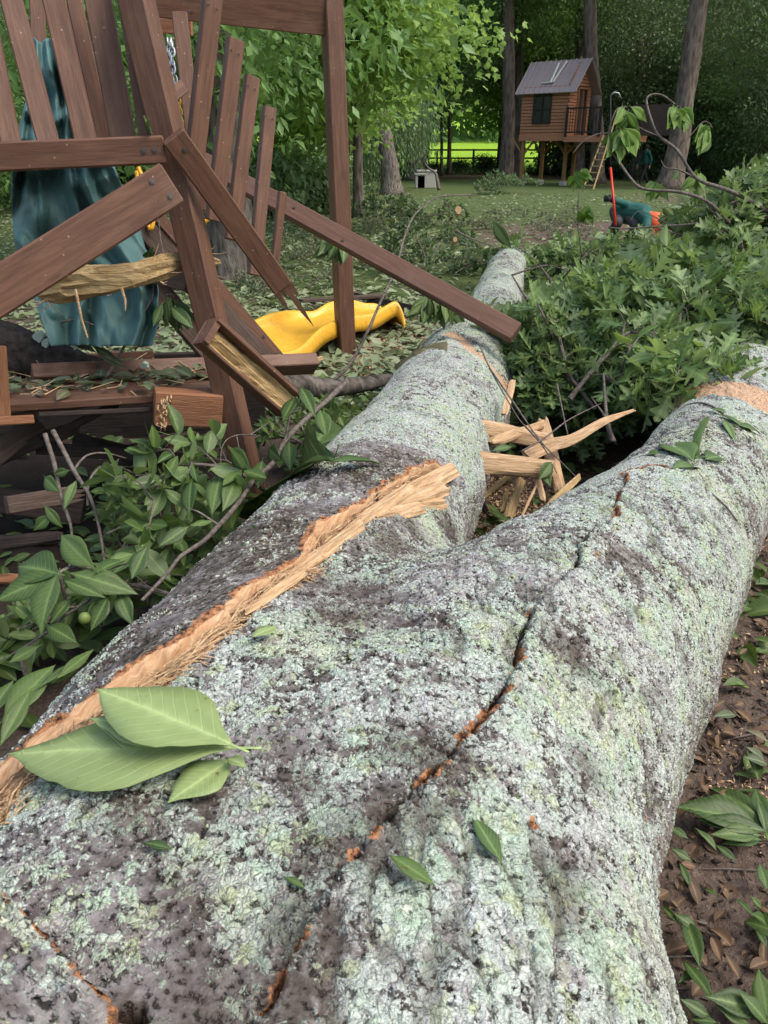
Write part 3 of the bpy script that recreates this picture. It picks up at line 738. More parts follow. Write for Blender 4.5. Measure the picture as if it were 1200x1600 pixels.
log_obj('grey_log', 'smooth grey limb lying in the sawdust below the yellow slide', [(425, 590, 3.7), (500, 606, 3.8), (570, 600, 4.0), (640, 585, 4.3)], [.05, .05, .04, .02], M['bark_grey'])

# ---- splintered yellow limb pushed through behind the brace
def splinter_limb():
    sp = smooth_path([P(*q) for q in ((62, 456, 2.62), (110, 444, 2.60), (190, 432, 2.58), (250, 416, 2.60), (300, 408, 2.68), (345, 410, 2.75))], 6)
    r = empty('splintered_limb', sp[0], 'pale yellow splintered limb sticking out level behind the corner post in front of the tarp', 'broken limb')
    m = MB(); n = 20; V = []; N_ = len(sp)
    for i, p in enumerate(sp):
        u = i/(N_-1); ry = .050*(1-u)**.6*(.35+.65*min(1, u*6))+.006; 
        for k in range(n):
            a = 2*math.pi*k/n; rr = ry*(1+.55*mnoise.noise(Vector((u*4, k*3.7, 1)))+.12*mnoise.noise(Vector((u*22, k*5.1, 4))))
            V.append((p.x, p.y+math.cos(a)*rr, p.z+math.sin(a)*rr))
    F = [(i*n+k, (i+1)*n+k, (i+1)*n+(k+1) % n, i*n+(k+1) % n) for i in range(N_-1) for k in range(n)]
    m.add(V, F+[tuple(range(n)), tuple((N_-1)*n+n-1-k for k in range(n))]); m.build('split_wood', M['yellow_wood'], r, smooth=False)
    m = MB(); rr = random.Random(9)
    for i in range(60):
        q = sp[int(rr.random()**1.5*(N_-1))]; a = rr.uniform(0, 6.28); st = Vector((q.x, q.y-.02, q.z+rr.choice((-1, 1))*rr.uniform(.015, .05))); ln = rr.uniform(.02, .07)
        d = Vector((rr.uniform(-1, 1), rr.uniform(-.3, .1), rr.uniform(-.6, .5))).normalized()
        m.tube([st, st+d*ln*.5+Vector((0, 0, -.004)), st+d*ln], [.002, .0016, .0005], 4)
    m.tube([P(118, 452, 2.55), P(128, 500, 2.55), P(137, 528, 2.55)], [.005, .004, .003], 5)
    m.tube([P(190, 450, 2.55), P(196, 470, 2.55), P(196, 486, 2.55)], [.005, .004, .001], 5)
    m.build('splinters', M['fresh'], r)
splinter_limb()

# ---- teal tarp bunched behind the rails
def tarp():
    root = empty('teal_tarp', P(130, 520, 2.9), 'crumpled teal tarp hanging behind the front rail and pickets down to the dark log', 'tarp')
    rows = [(62, 45, 105, 2.9), (110, 40, 140, 2.88), (150, 42, 160, 2.9), (200, 30, 166, 2.85), (250, 20, 178, 2.8), (262, 20, 182, 2.78), (300, 18, 195, 2.85), (350, 20, 215, 2.88), (400, 25, 232, 2.92), (450, 50, 246, 2.92), (500, 60, 250, 2.90), (540, 80, 238, 2.85)]
    nu, nv = 90, 150; V = []
    ys = [r[0] for r in rows]
    for j in range(nv):
        y = 62+(540-62)*j/(nv-1); xl = np.interp(y, ys, [r[1] for r in rows]); xr = np.interp(y, ys, [r[2] for r in rows]); z = np.interp(y, ys, [r[3] for r in rows])
        for i in range(nu):
            u = i/(nu-1); v = j/(nv-1)
            q = Vector((u*3.2, v*2.2, 0)); wv = mnoise.noise(q)*1.6
            amp = .05+.035*v
            dz = amp*math.sin(u*17+wv*5+v*2)*(.4+.6*abs(mnoise.noise(Vector((u*2, v*3, 5)))))*1.2
            rdg = lambda a, b, s_: (1-min(1, abs(mnoise.noise(Vector((u*a, v*b, s_))))*3.2))**2
            dz += .030*rdg(2.2, 3.2, 11)-.022*rdg(4, 2.6, 21)+.006*rdg(7, 9, 31)
            dz += .09*mnoise.noise(Vector((u*3.5, v*7.5, 2)))+.008*mnoise.noise(Vector((u*9, v*12, 7)))
            fold = max(0, 1-abs(v-.23-.04*math.sin(u*5))/.03)*.05+max(0, 1-abs(v-.42+.07*u)/.03)*.06-max(0, 1-abs(v-.47+.07*u)/.05)*.05
            fold += max(0, 1-abs(v-.83-.08*math.sin(u*7))/.04)*.04
            V.append(P(xl+(xr-xl)*u+5*mnoise.noise(Vector((v*6, u, 1))), y+6*mnoise.noise(Vector((u*5, v*2, 9))), z-dz-fold))
    F = [(j*nu+i, (j+1)*nu+i, (j+1)*nu+i+1, j*nu+i+1) for j in range(nv-1) for i in range(nu-1)]
    me = mesh_np('tarp_sheet', [tuple(v) for v in V], np.array(F), True, {'rnd': np.zeros(len(V))})
    t = NT('teal_tarp_cloth', .55, .3); co = t.coord(); n = t.noise(co, 12, 5, .65); n2 = t.noise(co, 120, 3)
    c = t.mix(n, (.055, .13, .132), (.10, .19, .19)); c = t.mix(t.ramp(t.noise(co, 30, 6, .75), [(.6, 0), (.75, .5)]), c, (.16, .22, .20)); t.base(c)
    t.bump(t.math('ADD', n, t.math('MULTIPLY', n2, .15)), .5, .01)
    o = link('sheet', me, t.m, root); sm = o.modifiers.new('thickness', 'SOLIDIFY'); sm.thickness = .003
    m = MB(); 
    for k in range(8): a = k*math.pi/4; m.tube([P(170, 458, 2.80)+Vector((math.cos(a)*.010, 0, math.sin(a)*.010)), P(170, 458, 2.80)+Vector((math.cos(a+.8)*.010, 0, math.sin(a+.8)*.010))], .0028, 6)
    m.build('grommet', M['steel'], root)
tarp()

# ---- trapeze rings and chain
def chain(m, a, b, link_l, rad, wire):
    a = Vector(a); b = Vector(b); n = max(2, int((b-a).length/(link_l*.72))); d = (b-a).normalized()
    u = d.cross(Vector((0, 1, 0))).normalized(); v = d.cross(u)
    for i in range(n):
        c = a.lerp(b, (i+.5)/n); s = u if i % 2 else v
        pts = [c+d*(math.cos(t)*link_l/2)+s*(math.sin(t)*rad) for t in np.linspace(0, 2*math.pi, 13)]
        m.tube(pts, wire, 6, cap=False)
def trapeze():
    r = empty('trapeze_swing', P(270, 60, 3.4), 'yellow triangular trapeze ring on a yellow coated chain, hanging right of the corner post', 'swing')
    m = MB(); chain(m, P(262, 60, 3.3), P(276, 142, 3.3), .04, .010, .004); chain(m, P(268, 62, 3.3), P(270, 142, 3.28), .05, .012, .005); m.build('steel_chain', M['steel'], r, smooth=True)
    m = MB(); chain(m, P(277, 145, 3.3), P(287, 215, 3.3), .032, .009, .0045); m.build('coated_chain', M['yellow'], r, smooth=True)
    m = MB(); chain(m, P(290, 235, 3.3), P(298, 292, 3.3), .032, .009, .0045); m.build('coated_chain', M['yellow'], r, smooth=True)
    def ring(pts):
        sp = smooth_path([P(*q) for q in pts], 5); m = MB(); m.tube(sp, .0095, 10); return m
    ring([(297, 300, 3.3), (305, 306, 3.3), (318, 322, 3.3), (325, 335, 3.3), (322, 345, 3.3), (308, 347, 3.3), (292, 347, 3.35), (288, 335, 3.35), (294, 312, 3.35), (299, 299, 3.3)]).build('ring_handle', M['yellow'], r, smooth=True)
    m = MB(); m.tube([P(299, 292, 3.3), P(298, 302, 3.3)], .006, 8); m.build('hook', M['steel'], r)
    r2 = empty('trapeze_swing', P(225, 300, 3.1), 'yellow trapeze ring mostly hidden, between the corner post and the teal tarp', 'swing')
    m = MB(); m.tube(smooth_path([P(*q) for q in ((216, 262, 3.0), (222, 275, 3.0), (232, 285, 3.0), (240, 300, 3.0), (241, 330, 3.0), (236, 358, 3.0), (228, 340, 3.0), (218, 300, 3.0), (214, 268, 3.0))], 5), .009, 10)
    m.build('ring_handle', M['yellow'], r2, smooth=True)
trapeze()

# ---- yellow slide
def slide():
    near = [(352, 552, 5.15), (400, 560, 5.1), (440, 553, 5.2), (470, 543, 5.4), (505, 512, 5.75), (545, 497, 6.1), (580, 492, 6.3), (603, 480, 6.45), (617, 474, 6.5), (626, 487, 6.5), (632, 508, 6.5)]
    far = [(372, 520, 5.7), (398, 505, 5.8), (425, 494, 6.0), (455, 489, 6.5), (490, 489, 6.6), (515, 476, 6.7), (545, 471, 6.9), (570, 476, 7.0), (590, 478, 7.05), (606, 494, 7.0), (620, 502, 7.0)]
    A = smooth_path([P(*q) for q in near], 6); B = smooth_path([P(*q) for q in far], 6)
    prof = [(-.055, -.11), (-.05, -.06), (-.045, -.008), (-.03, .004), (-.012, .004), (.004, -.006), (.015, -.030), (.04, -.050), (.12, -.058), (.5, -.060), (.88, -.058), (.96, -.050), (.985, -.030), (.996, -.006), (1.012, .004), (1.03, .004), (1.045, -.008), (1.05, -.06), (1.055, -.11)]
    V = []; n = len(prof); L = len(A)
    for i, (a, b) in enumerate(zip(A, B)):
        end = ss(.86, .99, i/(L-1))
        d = b-a
        for u, dz in prof: V.append(tuple(a+d*u+Vector((0, 0, dz*(1-.75*end)-(.0 if 0 < u < 1 else 0)))))
    F = [(i*n+k, i*n+k+1, (i+1)*n+k+1, (i+1)*n+k) for i in range(L-1) for k in range(n-1)]
    me = mesh_np('slide_bed', V, np.array(F), True, {'rnd': np.zeros(len(V))})
    t = NT('sun_faded_yellow_plastic', .38, .45); co = t.coord(); n_ = t.noise(co, 5, 4); d_ = t.noise(co, 26, 6, .7)
    c = t.mix(n_, (.66, .34, .022), (.80, .45, .05)); c = t.mix(t.ramp(d_, [(.52, 0), (.7, .6)]), c, (.26, .15, .04)); t.base(c); t.bump(d_, .15, .01)
    r = empty('yellow_slide', (A[20].x, A[20].y, 0), 'wavy yellow plastic slide lying on the ground behind the play set post', 'slide')
    o = link('slide_bed', me, t.m, r); s = o.modifiers.new('thickness', 'SOLIDIFY'); s.thickness = .012
slide()
# ------------------------------------------------------------------ leaves
def leaf_tpl(kind):
    """unit leaf along +Y (length 1), face +Z: returns V, faces, vein weight"""
    if kind == 'oval':          # wide ovate leaflet with a folded midrib, curl and a petiole
        ts = [0, .12, .28, .45, .62, .78, .9, 1.]; ws = [.02, .13, .215, .245, .225, .155, .075, 0.]
    elif kind == 'oval_hi':
        ts = list(np.linspace(0, 1, 17)); ws = [.25*max(0, math.sin(math.pi*t**.92))**1.3+.003*(i % 2) for i, t in enumerate(ts)]; ws[-1] = 0; ws[0] = .015
    elif kind == 'slim':
        ts = [0, .2, .5, .8, 1.]; ws = [.01, .09, .12, .07, 0]
    elif kind == 'small':
        ts = [0, .45, 1.]; ws = [.05, .27, 0.]
    elif kind == 'oak':         # deep pointed lobes
        ts = [0, .10, .20, .24, .30, .42, .50, .50, .56, .66, .76, .78, .84, .93, 1.]
        ws = [.015, .03, .16, .23, .07, .12, .37, .40, .10, .13, .33, .30, .09, .11, 0.]
        tip = [0, .10, .24, .32, .28, .40, .56, .62, .54, .62, .82, .86, .80, .94, 1.]
        V = []; F = []; vn = []; n = len(ts)
        for i in range(n):
            z = .10*ws[i]-.22*ts[i]**2*.6
            V += [(0, ts[i], -.22*ts[i]**2*.6), (-ws[i], tip[i], z+.02*(i % 3)), (ws[i], tip[i], z-.015*(i % 2))]; vn += [1, 0, 0]
        for i in range(n-1):
            a, b = i*3, (i+1)*3; F += [(a, b, b+1, a+1), (a, a+2, b+2, b)]
        V += [(-.008, -.18, .01), (.008, -.18, .01)]; vn += [1, 1]; k = len(V); F += [(k-2, k-1, 2, 1)]
        return np.array(V), np.array(F), np.array(vn, float)
    elif kind == 'maple':
        pts = [(0, 0), (.20, .06), (.42, .10), (.34, .26), (.52, .52), (.30, .50), (.22, .60), (0, 1.), (-.22, .60), (-.30, .50), (-.52, .52), (-.34, .26), (-.42, .10), (-.20, .06)]
        V = [(0, .3, .04)]+[(x, y, -.12*abs(x)-.1*y*y) for x, y in pts]; F = [(0, i, i+1, i+2) for i in range(1, len(pts)-1, 2)]+[(0, 13, 14, 1)]
        return np.array(V), np.array(F), np.array([1.]+[0.]*len(pts))
    V = []; F = []; vn = []; n = len(ts)
    for i in range(n):
        y = ts[i]; cz = -.28*y*y*.7+.05*y
        if kind in ('oval', 'oval_hi'):
            V += [(-ws[i], y, cz+ws[i]*.28), (-ws[i]*.5, y, cz+ws[i]*.12+(.006 if i % 2 else -.006)), (0, y, cz), (ws[i]*.5, y, cz+ws[i]*.12+(.006 if i % 2 else -.006)), (ws[i], y, cz+ws[i]*.28)]
            vn += [0, 0 if i % 2 else .35, 1, 0 if i % 2 else .35, 0]
        else:
            V += [(-ws[i], y, cz+ws[i]*.25), (0, y, cz), (ws[i], y, cz+ws[i]*.25)]; vn += [0, 1, 0]
    k = 5 if kind in ('oval', 'oval_hi') else 3
    for i in range(n-1):
        for j in range(k-1): F.append((i*k+j, i*k+j+1, (i+1)*k+j+1, (i+1)*k+j))
    if kind == 'oval_hi':
        q = len(V); V += [(-.006, -.12, .01), (.006, -.12, .01)]; vn += [1, 1]; F.append((q, q+1, 3, 1))
    return np.array(V), np.array(F), np.array(vn, float)
TPL = {k: leaf_tpl(k) for k in ('oval', 'oval_hi', 'slim', 'small', 'oak', 'maple')}
def foliage_mesh(name, kind, pos, yd, nd, size, rnd=None, curl=None):
    """many leaves as one mesh; pos (n,3), yd leaf direction, nd leaf normal hint"""
    V0, F0, vn = TPL[kind]; n = len(pos)
    yd = yd/np.maximum(np.linalg.norm(yd, axis=1, keepdims=True), 1e-6)
    z = nd-(nd*yd).sum(1, keepdims=True)*yd; z = z/np.maximum(np.linalg.norm(z, axis=1, keepdims=True), 1e-6); x = np.cross(yd, z)
    wid = rng.uniform(.8, 1.15, n); cu = rng.uniform(-.6, 1.6, n) if curl is None else np.full(n, curl)
    L = V0[None]*size[:, None, None]
    lx = L[..., 0]*wid[:, None]; ly = L[..., 1]; lz = L[..., 2]*cu[:, None]+np.abs(lx)*rng.uniform(-.1, .5, n)[:, None]
    W = pos[:, None]+lx[..., None]*x[:, None]+ly[..., None]*yd[:, None]+lz[..., None]*z[:, None]
    F = (F0[None]+(np.arange(n)*len(V0))[:, None, None]).reshape(-1, F0.shape[1])
    r = rng.random(n) if rnd is None else rnd
    return mesh_np(name, W.reshape(-1, 3), F, kind not in ('small', 'maple'), {'rnd': np.repeat(r, len(V0)), 'vein': np.tile(vn, n), **({'lu': np.tile(np.abs(V0[:, 0]), n), 'lv': np.tile(V0[:, 1], n)} if kind in ('oval', 'oak', 'oval_hi') else {})})
def unit(v): v = np.asarray(v, float); return v/np.linalg.norm(v)
def rdir(n, up=0.):
    v = rng.normal(size=(n, 3)); v[:, 2] += up; return v/np.linalg.norm(v, axis=1, keepdims=True)
class Leaves:
    def __init__(s): s.p = []; s.y = []; s.n = []; s.s = []
    def add(s, p, y, n, size): s.p.append(tuple(p)); s.y.append(tuple(y)); s.n.append(tuple(n)); s.s.append(size)
    def mesh(s, name, kind): return foliage_mesh(name, kind, np.array(s.p), np.array(s.y), np.array(s.n), np.array(s.s))
def rosette(lv, p, d, n, size, spread=.9, droop=0., hemi=1.):
    """n leaves fanning from the tip p around direction d"""
    d = Vector(d).normalized(); u = d.orthogonal().normalized(); v = d.cross(u); a0 = rng.random()*6.28
    for k in range(n):
        a = a0+k*2.4+rng.normal()*.3; e = spread*rng.uniform(.5, 1.25)
        y = d*math.cos(e)+(u*math.cos(a)+v*math.sin(a))*math.sin(e); y.z -= droop*rng.uniform(.4, 1.3); y.normalize()
        nn = Vector((0, 0, 1))*hemi+Vector(rng.normal(size=3))*.7+d*.3
        lv.add(Vector(p)+y*.01, y, nn, size*rng.uniform(.7, 1.15))

# ---- broken-off oak branch: 3 prototypes with arching stem, side twigs and rosettes of lobed leaves
def branch_proto(seed, kind='oak', mat='oakleaf', length=.62, leaf=.165, nside=8, per=5, flat=.55):
    rr = random.Random(seed); st = MB(); lv = Leaves()
    main = smooth_path([(0, 0, 0), (length*.35, rr.uniform(-.1, .1), .14), (length*.7, rr.uniform(-.2, .2), .12+rr.uniform(-.05, .1)), (length, rr.uniform(-.25, .25), -.02)], 5)
    st.tube(main, list(np.linspace(.013, .003, len(main))), 6, wob=.3)
    for i in range(nside):
        q = main[min(len(main)-1, 3+int((len(main)-4)*i/(nside-1)))]; sgn = 1 if i % 2 else -1; ln = rr.uniform(.22, .48)*(1.1-.5*i/nside)*length/1.3
        d = Vector((rr.uniform(.2, .9), sgn*rr.uniform(.5, 1), rr.uniform(-.35, .7)*flat+.1)).normalized()
        e = q+d*ln; mid = q+d*ln*.5+Vector((0, 0, rr.uniform(0, .05)))
        tw = smooth_path([q, mid, e+Vector((0, 0, -.04))], 3); st.tube(tw, list(np.linspace(.005, .002, len(tw))), 5)
        rosette(lv, tw[-1], d, per, leaf, 1.0, .25)
        for k in (2, 4):
            if k < len(tw): rosette(lv, tw[k], d+Vector((0, 0, .4)), max(2, per//2), leaf*.9, 1.2, .2)
        if rr.random() < .6:
            d2 = (d+Vector(rng.normal(size=3))*.6).normalized(); e2 = mid+d2*ln*.5; st.tube([mid, e2], [.003, .0015], 4); rosette(lv, e2, d2, per-1, leaf*.9, 1.0, .2)
    rosette(lv, main[-1], Vector((1, 0, .1)), per+2, leaf, 1.0, .1)
    return st.mesh('stem', False), lv.mesh('foliage', kind)
PROTO = {}
for k in range(4): PROTO['oak%d' % k] = branch_proto(20+k)+('oakleaf',)
for k in range(3): PROTO['hick%d' % k] = branch_proto(40+k, 'oval', 'hickleaf', .9, .17, 8, 5)+('hickleaf',)
for k in range(3): PROTO['far%d' % k] = branch_proto(60+k, 'oval', 'canopy', 1.3, .12, 13, 7)+('canopy',)
_done = set()
def place_branch(pr, name, label, loc, rz, tilt=0., sc_=1., roll=0., group=None, cat='leafy branch', mat=None):
    sm, fm, mt = PROTO[pr]; mt = mat or mt
    r = empty(name, loc, label, cat, group); r.rotation_euler = (roll, tilt, rz); r.scale = (sc_,)*3
    for me, m_, nm in ((sm, M['twig'], 'stem'), (fm, M[mt], 'foliage')):
        if not me.materials: me.materials.append(m_)
        o = bpy.data.objects.new(nm, me); col.objects.link(o); o.parent = r
        if me.materials[0] != m_:
            o.material_slots[0].link = 'OBJECT'; o.material_slots[0].material = m_
    return r
# the big pile of oak boughs on the right: (px, py, height above ground) -> branches
rp = random.Random(77)
def pile_at(px, py, h): 
    d = ray(px, py); t = (h-H)/d[2]; return Vector(C0+t*d)
def pile(n, region, hfun, kinds, name, label, group, rmin=.75, rmax=1.15, mat=None):
    for i in range(n):
        px, py = region(i); h = hfun(px, py, i); c = pile_at(px, py, h)
        a = rp.uniform(0, 6.28); s_ = rp.uniform(rmin, rmax)
        off = Vector((math.cos(a), math.sin(a), 0))*.55*s_
        place_branch(kinds[i % len(kinds)]+str(rp.randrange(4 if kinds[i % len(kinds)] == 'oak' else 3)), name, label, c-off, a, rp.uniform(-.45, .35), s_, rp.uniform(-.6, .6), group, mat=mat)
M['freshleaf'] = leaf_mat('fresh_green_leaf', (.06, .12, .03), (.20, .29, .09), (.28, .35, .2), .35)
ORD = ['first', 'second', 'third', 'fourth', 'fifth', 'sixth', 'seventh', 'eighth', 'ninth', 'tenth', 'eleventh', 'twelfth']
def heap(n, poly, zf, kinds, name, label, group, rmin=.8, rmax=1.1, mat=None, tilt=.4, zr=(0, 1.3)):
    """branches whose middles lie inside an outline seen from the trunk, at the depth of the heap"""
    xs = [q[0] for q in poly]; tops = [q[1] for q in poly]; bots = [q[2] for q in poly]
    for i in range(n):
        px = rp.uniform(xs[0], xs[-1]); py = rp.uniform(np.interp(px, xs, tops), np.interp(px, xs, bots))
        z = zf(px, py)+rp.uniform(*zr); c = P(px, py, z)
        g = gz(c.x, c.y)+.06
        if c.z < g: c = G(px, py, .08)
        a = rp.uniform(0, 6.28); s_ = rp.uniform(rmin, rmax); off = Vector((math.cos(a), math.sin(a), 0))*.27*s_
        k = kinds[i % len(kinds)]
        if k == 'hick' and len(kinds) > 1: s_ *= .68
        place_branch(k+str(rp.randrange(4 if k == 'oak' else 3)), name, label, c-off, a, rp.uniform(-tilt, tilt), s_, rp.uniform(-.6, .6), group, mat=mat)
zf_ = lambda x, y: 3.4+max(0, (600-y))*.0088+max(0, 985-x)*.010
heap(120, [(900, 560, 630), (940, 510, 650), (990, 480, 650), (1040, 460, 610), (1090, 440, 560), (1150, 420, 530), (1290, 390, 515)], zf_, ['oak', 'oak', 'oak', 'hick', 'oak'],
     'oak_branch', 'leafy oak branch in the big heap between the forks', 'oak branches heaped on the right', zr=(-.1, .8))
heap(22, [(1100, 400, 430), (1160, 375, 400), (1280, 330, 400)], lambda x, y: 4.7, ['oak', 'hick'], 'fallen_branch', 'leafy branch cresting the heap at the right edge', 'branches on the crest of the right heap', .7, 1.0)
heap(40, [(880, 480, 550), (940, 470, 510), (1060, 450, 480)], lambda x, y: 5.4, ['oak'], 'fallen_branch', 'low leafy branch on the lawn right of the log end', 'low branches right of the left log', .6, .9)
heap(26, [(820, 430, 460), (900, 405, 440), (970, 412, 435), (1060, 412, 435)], lambda x, y: 8.0, ['oak', 'oak', 'hick'], 'fallen_branch', 'leafy branch on the lawn in front of the worker', 'branches in front of the worker', .8, 1.2, zr=(0, 2.6))
heap(12, [(1110, 360, 400), (1170, 340, 380), (1290, 310, 380)], lambda x, y: 4.6, ['hick', 'oak'], 'fallen_branch', 'tall leafy branch at the right end of the heap', 'tall branches at the right edge', .8, 1.1, zr=(0, .8))
heap(14, [(838, 570, 630), (870, 550, 640), (910, 540, 650)], lambda x, y: 3.75, ['oak'], 'oak_branch', 'leafy oak branch beside the flank of the left log', 'oak branches beside the left log', .6, .8, zr=(0, .4))
heap(14, [(960, 450, 600), (1060, 400, 560), (1180, 350, 500), (1260, 330, 480)], lambda x, y: zf_(x, y)-.15, ['hick'], 'fallen_branch', 'light green branch with broad leaves on top of the big heap', 'light branches on top of the heap', .5, .7, 'freshleaf', zr=(0, .1))
heap(9, [(640, 398, 425), (730, 395, 430)], lambda x, y: 8.8, ['far'], 'fallen_branch', 'dark leafy branch in the brush left of the far log', 'branches in the nearer brush heap', .5, .7, 'dkcanopy')
heap(8, [(600, 325, 345), (690, 325, 350)], lambda x, y: 15, ['far'], 'fallen_branch', 'leafy branch in the brush below the leaning tree', 'branches in the brush heap by the leaning tree', .6, .9, 'dkcanopy', zr=(0, 1))
heap(6, [(745, 292, 302), (805, 288, 300)], lambda x, y: 27, ['far'], 'fallen_branch', 'pale leafy branch in the heap before the tree house', 'branches in front of the tree house', .8, 1.1, 'willow')
heap(22, [(340, 400, 470), (480, 350, 450), (620, 335, 430)], lambda x, y: 40, ['far'], 'fallen_branch', 'small leafy branch on the lawn behind the play set', 'small branches scattered behind the play set', .35, .5, 'litter', .15)
heap(18, [(680, 335, 385), (930, 330, 370)], lambda x, y: 40, ['far'], 'fallen_branch', 'thin leafy branch on the lawn before the worker', 'thin branches strewn on the middle lawn', .3, .5, 'litter', .15)
heap(4, [(180, 840, 870), (260, 820, 850), (380, 760, 800), (430, 740, 760)], lambda x, y: 2.35, ['hick'], 'hickory_branch', 'dark hickory branch between the hollow deck and the log', 'hickory branches by the deck', .4, .6, zr=(.1, .4))
heap(6, [(-60, 1000, 1090), (60, 990, 1050), (160, 950, 980), (210, 920, 940)], lambda x, y: 1.95-.0008*max(0, y-900), ['hick'], 'hickory_branch', 'hickory branch piled against the left side of the trunk', 'hickory branches against the trunk', .45, .6, zr=(.1, .35))
heap(5, [(430, 690, 710), (500, 665, 675), (560, 625, 635)], lambda x, y: 3.5, ['hick'], 'hickory_branch', 'hickory branch tucked under the left log by the slide', 'hickory branches beside the slide', .35, .5, zr=(0, .4))
heap(2, [(680, 495, 510), (710, 490, 500)], lambda x, y: 4.6, ['hick'], 'hickory_branch', 'leafy branch under the long fallen rail', 'branches under the long fallen rail', .4, .5, zr=(0, .3))

# ---- ground litter
def litter(name, n, kind, mat, sampler, size, label, zoff=.004):
    p = np.array([sampler(i) for i in range(n)]); z = np.array([gz(x, y) for x, y in p])
    pos = np.column_stack([p, z+zoff+rng.random(n)*.03]); a = rng.random(n)*6.283
    yd = np.column_stack([np.cos(a), np.sin(a), rng.normal(size=n)*.25]); nd = np.column_stack([rng.normal(size=n)*.35, rng.normal(size=n)*.35, np.ones(n)])
    me = foliage_mesh(name, kind, pos, yd, nd, rng.uniform(size[0], size[1], n))
    tag(link(name, me, M[mat]), label, 'leaf litter', kind='stuff')
rl = random.Random(5)
def samp_far(i):
    y = 4.5+25*rl.random()**1.5; x = rl.uniform(-.62, .62)*y*1.05
    while mnoise.noise(Vector((x*.45, y*.35, 3))) < rl.uniform(-.8, .1) or (y > 12.5 and x > 1 and rl.random() < .6): y = 4.5+25*rl.random()**1.5; x = rl.uniform(-.62, .62)*y*1.05
    return x, y
litter('lawn_leaf_litter', 32000, 'small', 'litter', samp_far, (.06, .15), 'torn green leaves strewn thickly over the lawn behind the play set')
def samp_near(i):
    while True:
        x = rl.uniform(-2.6, 2.4); y = rl.uniform(.3, 5.2)
        if abs(x-.1-.35*y) > .30 and mnoise.noise(Vector((x*1.4, y*1.4, 8))) > rl.uniform(-.35, .45): return x, y
_a = P(-60, 622, 2.75); _b = P(330, 598, 2.95); _c = P(-60, 590, 3.15); _d = P(330, 580, 3.3)
def deck_pt(): u, v = rl.random(), rl.random(); q = _a.lerp(_b, u).lerp(_c.lerp(_d, u), v*1.15-.1); return q+Vector((0, rl.uniform(-.12, .12), .03))
def deck_debris():
    n = 260; pos = np.array([tuple(deck_pt()) for _ in range(n)]); a = rng.random(n)*6.283
    me = foliage_mesh('deck_leaf_litter', 'oval', pos, np.column_stack([np.cos(a), np.sin(a), rng.normal(size=n)*.2]), np.column_stack([rng.normal(size=n)*.4, rng.normal(size=n)*.4, np.ones(n)]), rng.uniform(.04, .11, n))
    tag(link('deck_leaf_litter', me, M['litter']), 'torn leaves scattered over the collapsed deck boards', 'leaf litter', kind='stuff')
    m = MB()
    for _ in range(240): q = deck_pt(); d = Vector((rl.uniform(-1, 1), rl.uniform(-.5, .5), rl.uniform(-.05, .12))).normalized(); l_ = rl.uniform(.02, .12); m.tube([q-Vector((0, 0, .008)), q+d*l_], [rl.uniform(.001, .004), .001], 4, a=rl.random())
    tag(link('deck_splinters', m.mesh('deck_splinters'), M['chips']), 'pale splinters and twigs strewn on the collapsed deck', 'wood chips', kind='stuff')
deck_debris()
litter('dirt_leaf_litter', 2200, 'oval', 'hickleaf', samp_near, (.05, .13), 'scattered green leaves on the bare dirt around the trunk')
def chips(name, n, sampler, label, s0, s1):
    p = np.array([sampler(i) for i in range(n)]); z = np.array([gz(x, y) for x, y in p]); m_ = n
    c = np.column_stack([p, z+.002+rng.random(n)*.006]); a = rdir(n); b = np.cross(a, rdir(n)); b /= np.linalg.norm(b, axis=1, keepdims=True); cc = np.cross(a, b)
    s = rng.uniform(s0, s1, n)[:, None]
    V = np.stack([c+a*s*1.4, c+b*s*.6, c-a*s*1.4, c-b*s*.6, c+cc*s*.35], 1).reshape(-1, 3); k = (np.arange(n)*5)[:, None]
    F = np.concatenate([k+np.array([[0, 1, 4]]), k+np.array([[1, 2, 4]]), k+np.array([[2, 3, 4]]), k+np.array([[3, 0, 4]]), k+np.array([[2, 1, 0]]), k+np.array([[3, 2, 0]])])
    me = mesh_np(name, V, F, False, {'rnd': np.repeat(rng.random(n), 5)}); tag(link(name, me, M['chips']), label, 'wood chips', kind='stuff')
def samp_dirt(i):
    while True:
        x = rl.uniform(.2, 2.6); y = rl.uniform(.1, 3.2)
        if mnoise.noise(Vector((x*2.3, y*2.3, 1))) > rl.uniform(-.3, .5) and x > .3+.42*y-.1: return x, y
chips('sawdust_chips', 16000, samp_dirt, 'pale sawdust and wood chips sprinkled on the dirt right of the trunk', .0018, .007)
CLOD = plain('dirt_clod', (.10, .075, .06), .95, .1); M['chips'], _k = CLOD, M['chips']
chips('dirt_clods', 14000, lambda i: (rl.uniform(.2, 2.6), rl.uniform(.05, 3.4)), 'small brown clods and bark crumbs on the dirt right of the trunk', .003, .012)
M['chips'] = _k
def samp_slide(i):
    px, py = rl.gauss(560, 90), rl.gauss(552, 25); g = G(px, max(500, min(620, py))); return g.x, g.y
M['drybrown'] = leaf_mat('dry_brown_leaf', (.045, .028, .016), (.17, .105, .06), (.18, .13, .09), .1, rough=.7)
litter('dry_leaf_litter', 2600, 'oval', 'drybrown', lambda i: (rl.uniform(.3, 2.8), rl.uniform(.05, 3.6)), (.02, .06), 'small dry brown leaf fragments matted on the dirt right of the trunk', .001)
